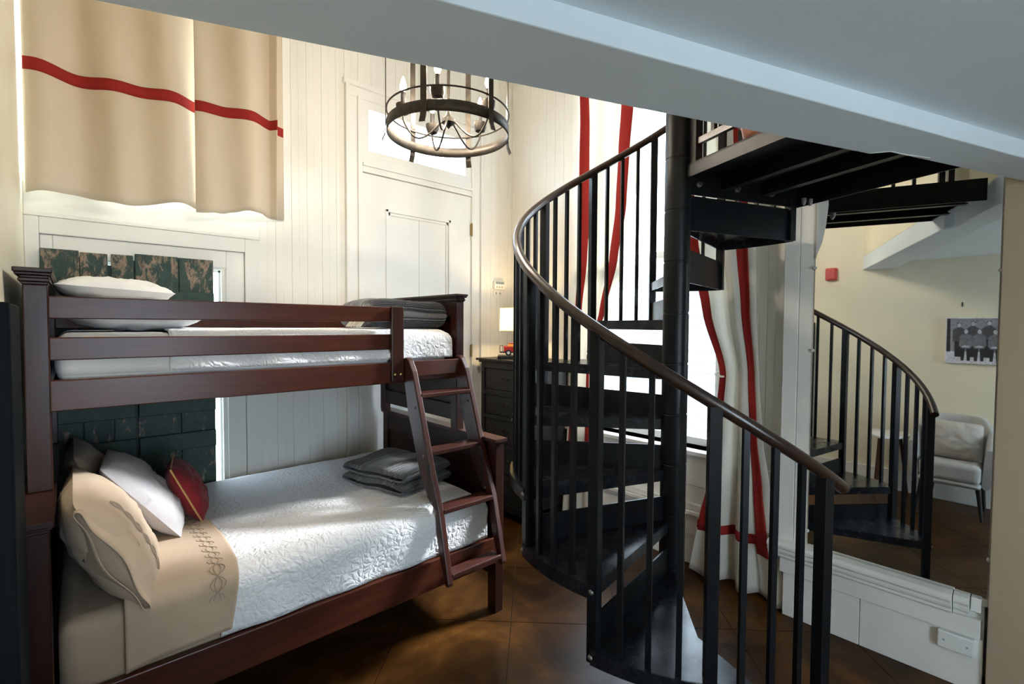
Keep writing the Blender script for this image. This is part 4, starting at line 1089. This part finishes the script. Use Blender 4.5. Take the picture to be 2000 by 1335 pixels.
# ------------------------------------------------------------------ chandelier
CX, CY, CZ, CR = 1.44, 2.07, 2.632, 0.305
ch_ = thing('chandelier', (CX, CY, CZ), 'round wrought iron chandelier with candle bulbs over the bunk', 'chandelier')
FW = Vector((-0.571, -0.821, 0)); RT = Vector((0.821, -0.571, 0))
def CP(ph, r, z): a = math.radians(ph); q = RT*math.cos(a)*r + FW*math.sin(a)*r; return Vector((CX+q.x, CY+q.y, CZ+z))
def band(u, v): return CP(360*u, CR, -0.026+0.052*v)
MB().grid(band, 72, 2, closeu=True).build('ring_band', M['iron'], ch_, smooth=True, solid=0.005)
MB().tube([CP(360*i/72, CR+0.002, 0.085) for i in range(72)], 0.0042, 8, closed=True).build('upper_ring', M['iron'], ch_, smooth=True)
for ph in (171, 111, 51, -9, -69, -129):
    rad = (CP(ph, 1, 0)-CP(ph, 0, 0)); tan = Vector((-rad.y, rad.x, 0))
    m_ = MB()
    path = [(CR+0.022, -0.078), (CR+0.009, -0.045), (CR+0.005, 0.0), (CR+0.005, 0.62), (CR-0.02, 0.72), (0.10, 0.95), (0.02, 1.0)]
    for p, q in zip(path, path[1:]):
        m_.bar(CP(ph, p[0], p[1]), CP(ph, q[0], q[1]), 0.030, 0.004, rad if abs(q[1]-p[1]) > abs(q[0]-p[0]) else Vector((0, 0, 1)))
    m_.build('strap', M['iron'], ch_, weld=False)
MB().lathe([(0.002, -0.035), (0.012, -0.022), (0.034, -0.006), (0.034, 0.012), (0.014, 0.03), (0.008, 0.05), (0.008, 0.95)], (CX, CY, CZ+0.050), 16).build('hub', M['iron'], ch_, smooth=True)
for i, ph in enumerate((175, 103, 31, -41, -113)):
    pts = []
    for k in range(29):
        s_ = k/28; q1 = min(1.0, s_/0.85); r = 0.022+0.203*(q1*q1*(3-2*q1)*0.5+q1*0.5)
        z = -0.045+0.095*(math.cos(PI*s_/0.52)+1)/2 if s_ < 0.52 else -0.045+0.108*((1-math.cos(PI*(s_-0.52)/0.48))/2)
        pts.append(CP(ph, r, z))
    arm = MB().tube(pts, 0.0048, 8).build('arm', M['iron'], ch_, smooth=True)
    c = CP(ph, 0.225, 0.068)
    cup = MB().lathe([(0.004, -0.010), (0.026, 0.002), (0.034, 0.022), (0.036, 0.045), (0.030, 0.045), (0.012, 0.030)], c, 18).build('cup', M['iron'], arm, smooth=True)
    MB().lathe([(0.0115, 0.028), (0.0115, 0.105)], c, 12).build('candle_sleeve', M['slot'], arm, smooth=True)
    MB().lathe([(0.006, 0.105), (0.016, 0.125), (0.0165, 0.137), (0.010, 0.163), (0.002, 0.183)], c, 12).build('bulb', M['bulb'], arm, smooth=True)
    lamp('chandelier_light', 'POINT', tuple(c+Vector((0, 0, 0.142))), 60.0, (1.0, 0.85, 0.68), shadow_soft_size=0.02)
MB().tube([(CX, CY, CZ+0.9), (CX, CY, ZT)], 0.006, 8).build('chain', M['iron'], ch_, smooth=True)
MB().lathe([(0.07, -0.03), (0.07, 0.0)], (CX, CY, ZT), 20).build('ceiling_rose', M['iron'], ch_, smooth=True)

# ------------------------------------------------------------------ things along the left wall, seen in the mirror
t = thing('fire_alarm', (XL, 1.573, 2.22), 'square red fire alarm on the left wall, seen in the mirror', 'alarm')
B(XL, XL+0.045, 1.520, 1.628, 2.155, 2.290).build('case', M['alarm'], t, bevel=0.012)
B(XL+0.045, XL+0.052, 1.535, 1.595, 2.170, 2.275).build('sounder_grille', M['alarm'], t, bevel=0.003)
t = thing('wall_hook', (XL, 0.516, 1.864), 'small dark hook on the left wall above the photograph', 'hook')
MB().tube([(XL, 0.516, 1.875), (XL+0.012, 0.516, 1.875), (XL+0.014, 0.516, 1.86), (XL+0.020, 0.516, 1.850), (XL+0.026, 0.516, 1.858)], 0.0035, 6).box(XL, XL+0.003, 0.510, 0.522, 1.845, 1.888).build('hook', M['hook'], t, smooth=True, weld=False)

pc = thing('group_photograph', (XL, 0.33, 1.53), 'black and white canvas photograph of a seated group on the left wall', 'picture')
PY0, PY1, PZ0, PZ1 = 0.02, 0.622, 1.318, 1.742
B(XL+0.001, XL+0.026, PY0, PY1, PZ0, PZ1).build('canvas', M['ph_border'], pc, bevel=0.002)
# flat print, mirrored view: picture seen from the room has +Y to the left
xp = XL+0.0266
def flat(name, polys, m, off):
    m_ = MB()
    for pl in polys: m_.add([(xp+off, p[0], p[1]) for p in pl], [tuple(range(len(pl)))])
    return m_.build(name, m, pc, keep=False, weld=False)
W_, H_ = PY1-PY0, PZ1-PZ0
q = lambda a, b: (PY1-a*W_, PZ0+b*H_)
def ell(a, b, ra, rb, n=14): return [q(a+ra*math.cos(2*PI*i/n), b+rb*math.sin(2*PI*i/n)) for i in range(n)]
def poly(*ps): return [q(*p) for p in ps]
flat('print_backdrop', [poly((0.012, 0.26), (0.988, 0.26), (0.988, 0.985), (0.012, 0.985))], M['ph_bg'], 0.0)
flat('print_floor', [poly((0.012, 0.015), (0.988, 0.015), (0.988, 0.27), (0.012, 0.27))], M['ph_floor'], 0.0)
heads, faces, torsos, legs, arms_ = [], [], [], [], []
back = [(0.155, 0.84), (0.31, 0.87), (0.485, 0.88), (0.67, 0.86), (0.85, 0.85)]
front = [(0.235, 0.70), (0.385, 0.70), (0.555, 0.69), (0.71, 0.69), (0.87, 0.68)]
for a, b in back:
    faces.append(ell(a, b, 0.021, 0.044)); heads.append(ell(a, b+0.022, 0.026, 0.030))
    torsos.append(poly((a-0.02, b-0.05), (a+0.02, b-0.05), (a+0.072, b-0.11), (a+0.075, b-0.36), (a-0.075, b-0.36), (a-0.072, b-0.11)))
    legs.append(poly((a-0.05, b-0.36), (a+0.05, b-0.36), (a+0.045, 0.14), (a-0.045, 0.14)))
t2, l2, f2, h2 = [], [], [], []
for a, b in front:
    f2.append(ell(a, b, 0.023, 0.048)); h2.append(ell(a, b+0.026, 0.028, 0.030))
    t2.append(poly((a-0.02, b-0.05), (a+0.02, b-0.05), (a+0.070, b-0.10), (a+0.078, b-0.30), (a+0.05, b-0.37), (a-0.05, b-0.37), (a-0.078, b-0.30), (a-0.070, b-0.10)))
    for s_ in (-1, 1): l2.append(poly((a+s_*0.005, b-0.36), (a+s_*0.062, b-0.34), (a+s_*0.052, 0.06), (a+s_*0.018, 0.06)))
    arms_.append(ell(a, b-0.33, 0.045, 0.022))
flat('print_back_trousers', legs, M['ph_dark'], 0.0004); flat('print_back_coats', torsos, M['ph_mid'], 0.0006)
flat('print_back_faces', faces, M['ph_face'], 0.0008); flat('print_back_hair', heads, M['ph_dark'], 0.0007)
flat('print_front_trousers', l2, M['ph_dark'], 0.0010); flat('print_front_shirts', t2, M['ph_light'], 0.0012)
flat('print_front_hair', h2, M['ph_dark'], 0.0013); flat('print_front_faces', f2, M['ph_face'], 0.0014); flat('print_hands', arms_, M['ph_face'], 0.0015)
flat('print_curtain', [poly((0.012, 0.25), (0.06, 0.25), (0.05, 0.985), (0.012, 0.985))], M['ph_dark'], 0.0005)

# side table
tt = thing('side_table', (0.13, 0.965, 0), 'white topped side table with brown legs beside the grey armchair', 'table')
pts = []
for i in range(48):
    a = 2*PI*i/48; r = 0.205*(1+0.10*math.cos(3*a)); pts.append((0.13+r*1.08*math.cos(a), 0.985+r*0.80*math.sin(a)))
MB().prism(pts, 0.600, 0.622).build('table_top', M['whitetop'], tt, bevel=0.007, seg=3, smooth=True)
for a in (20, 130, 250):
    p = Vector((0.13+0.10*math.cos(math.radians(a)), 0.985+0.09*math.sin(math.radians(a)), 0.600)); q_ = Vector((0.13+0.225*math.cos(math.radians(a)), 0.985+0.16*math.sin(math.radians(a)), 0.0))
    MB().bar(p, q_, 0.044, 0.026, (math.cos(math.radians(a)), math.sin(math.radians(a)), 0), 0.026, 0.020).build('leg', M['walnut'], tt, bevel=0.006)

# armchair
ac = thing('armchair', (0.11, 0.50, 0), 'light grey upholstered tub armchair on black legs against the left wall', 'armchair')
CYc = 0.525
def seat_pts(r0, r1, n=20):
    return [(0.10+0.235*math.cos(2*PI*i/n)*1.0 if math.cos(2*PI*i/n) < 0 else 0.10+0.225*(abs(math.cos(2*PI*i/n))**0.45), CYc+0.225*(abs(math.sin(2*PI*i/n))**0.7)*(1 if math.sin(2*PI*i/n) >= 0 else -1)) for i in range(n)]
B(-0.06, 0.325, 0.315, 0.735, 0.262, 0.320).build('seat_base', M['upholst'], ac, bevel=0.03, seg=4, smooth=True)
B(-0.05, 0.335, 0.320, 0.730, 0.300, 0.472).build('seat_cushion', M['upholst'], ac, bevel=0.045, seg=5, smooth=True)
def shell(u, v):
    # v: 0..1 round the plan (near arm -> back -> far arm), u: round the section of the padded shell
    a = lerp(-1, 1, v); A_ = a*PI*0.5
    ex = 2.6
    sx = -abs(math.cos(A_))**(2/ex); sy = math.sin(A_); sy = abs(sy)**(2/ex)*(1 if sy >= 0 else -1)
    fx = 0.0
    px = 0.13+sx*0.215; py = CYc+sy*0.240
    if abs(a) > 0.80: px = lerp(0.13, 0.285, (abs(a)-0.80)/0.20)
    top = 0.845 - 0.235*max(0.0, (abs(a)-0.35)/0.65)**1.6
    outx = sx if abs(a) <= 0.8 else 0.0; outy = sy
    L_ = math.hypot(outx, outy); outx /= L_; outy /= L_
    w = 2*PI*u; th_ = 0.032
    cz = math.cos(w); s_ = math.sin(w)
    h_ = (top-0.27)/2
    zz = 0.27+h_ + h_*(abs(s_)**0.35*(1 if s_ >= 0 else -1))
    lean_ = 0.05*(zz-0.3)/0.5
    o = th_*(abs(cz)**0.7*(1 if cz >= 0 else -1))+lean_*0.6
    return (px+outx*o, py+outy*o, zz)
m_ = MB().grid(shell, 24, 44, closeu=True)
n_ = 24
m_.f.append(tuple(range(n_-1, -1, -1))); m_.f.append(tuple(44*n_+k for k in range(n_)))
m_.build('backrest', M['upholst'], ac, smooth=True)
for x, y, dx, dy in ((0.285, 0.335, 0.02, -0.03), (0.285, 0.705, 0.02, 0.04), (-0.05, 0.33, -0.02, -0.02), (-0.05, 0.66, -0.02, 0.03)):
    MB().tube([(x, y, 0.268), (x+dx, y+dy, 0.0)], [0.020, 0.011], 12).build('leg', M['blackleg'], ac, smooth=True)
pillow('lumbar_cushion', (0.118, 0.525, 0.640), (0, 1, 0.03), (-0.26, 0, 0.95), 0.40, 0.33, 0.14, M['cushion'], 'pale taupe cushion resting in the grey armchair', seed=21)

ALL = [o for o in bpy.data.objects]
print('objects', len(ALL), 'tris', sum(len(o.data.loop_triangles) if o.type == 'MESH' and not o.data.calc_loop_triangles() else 0 for o in ALL))
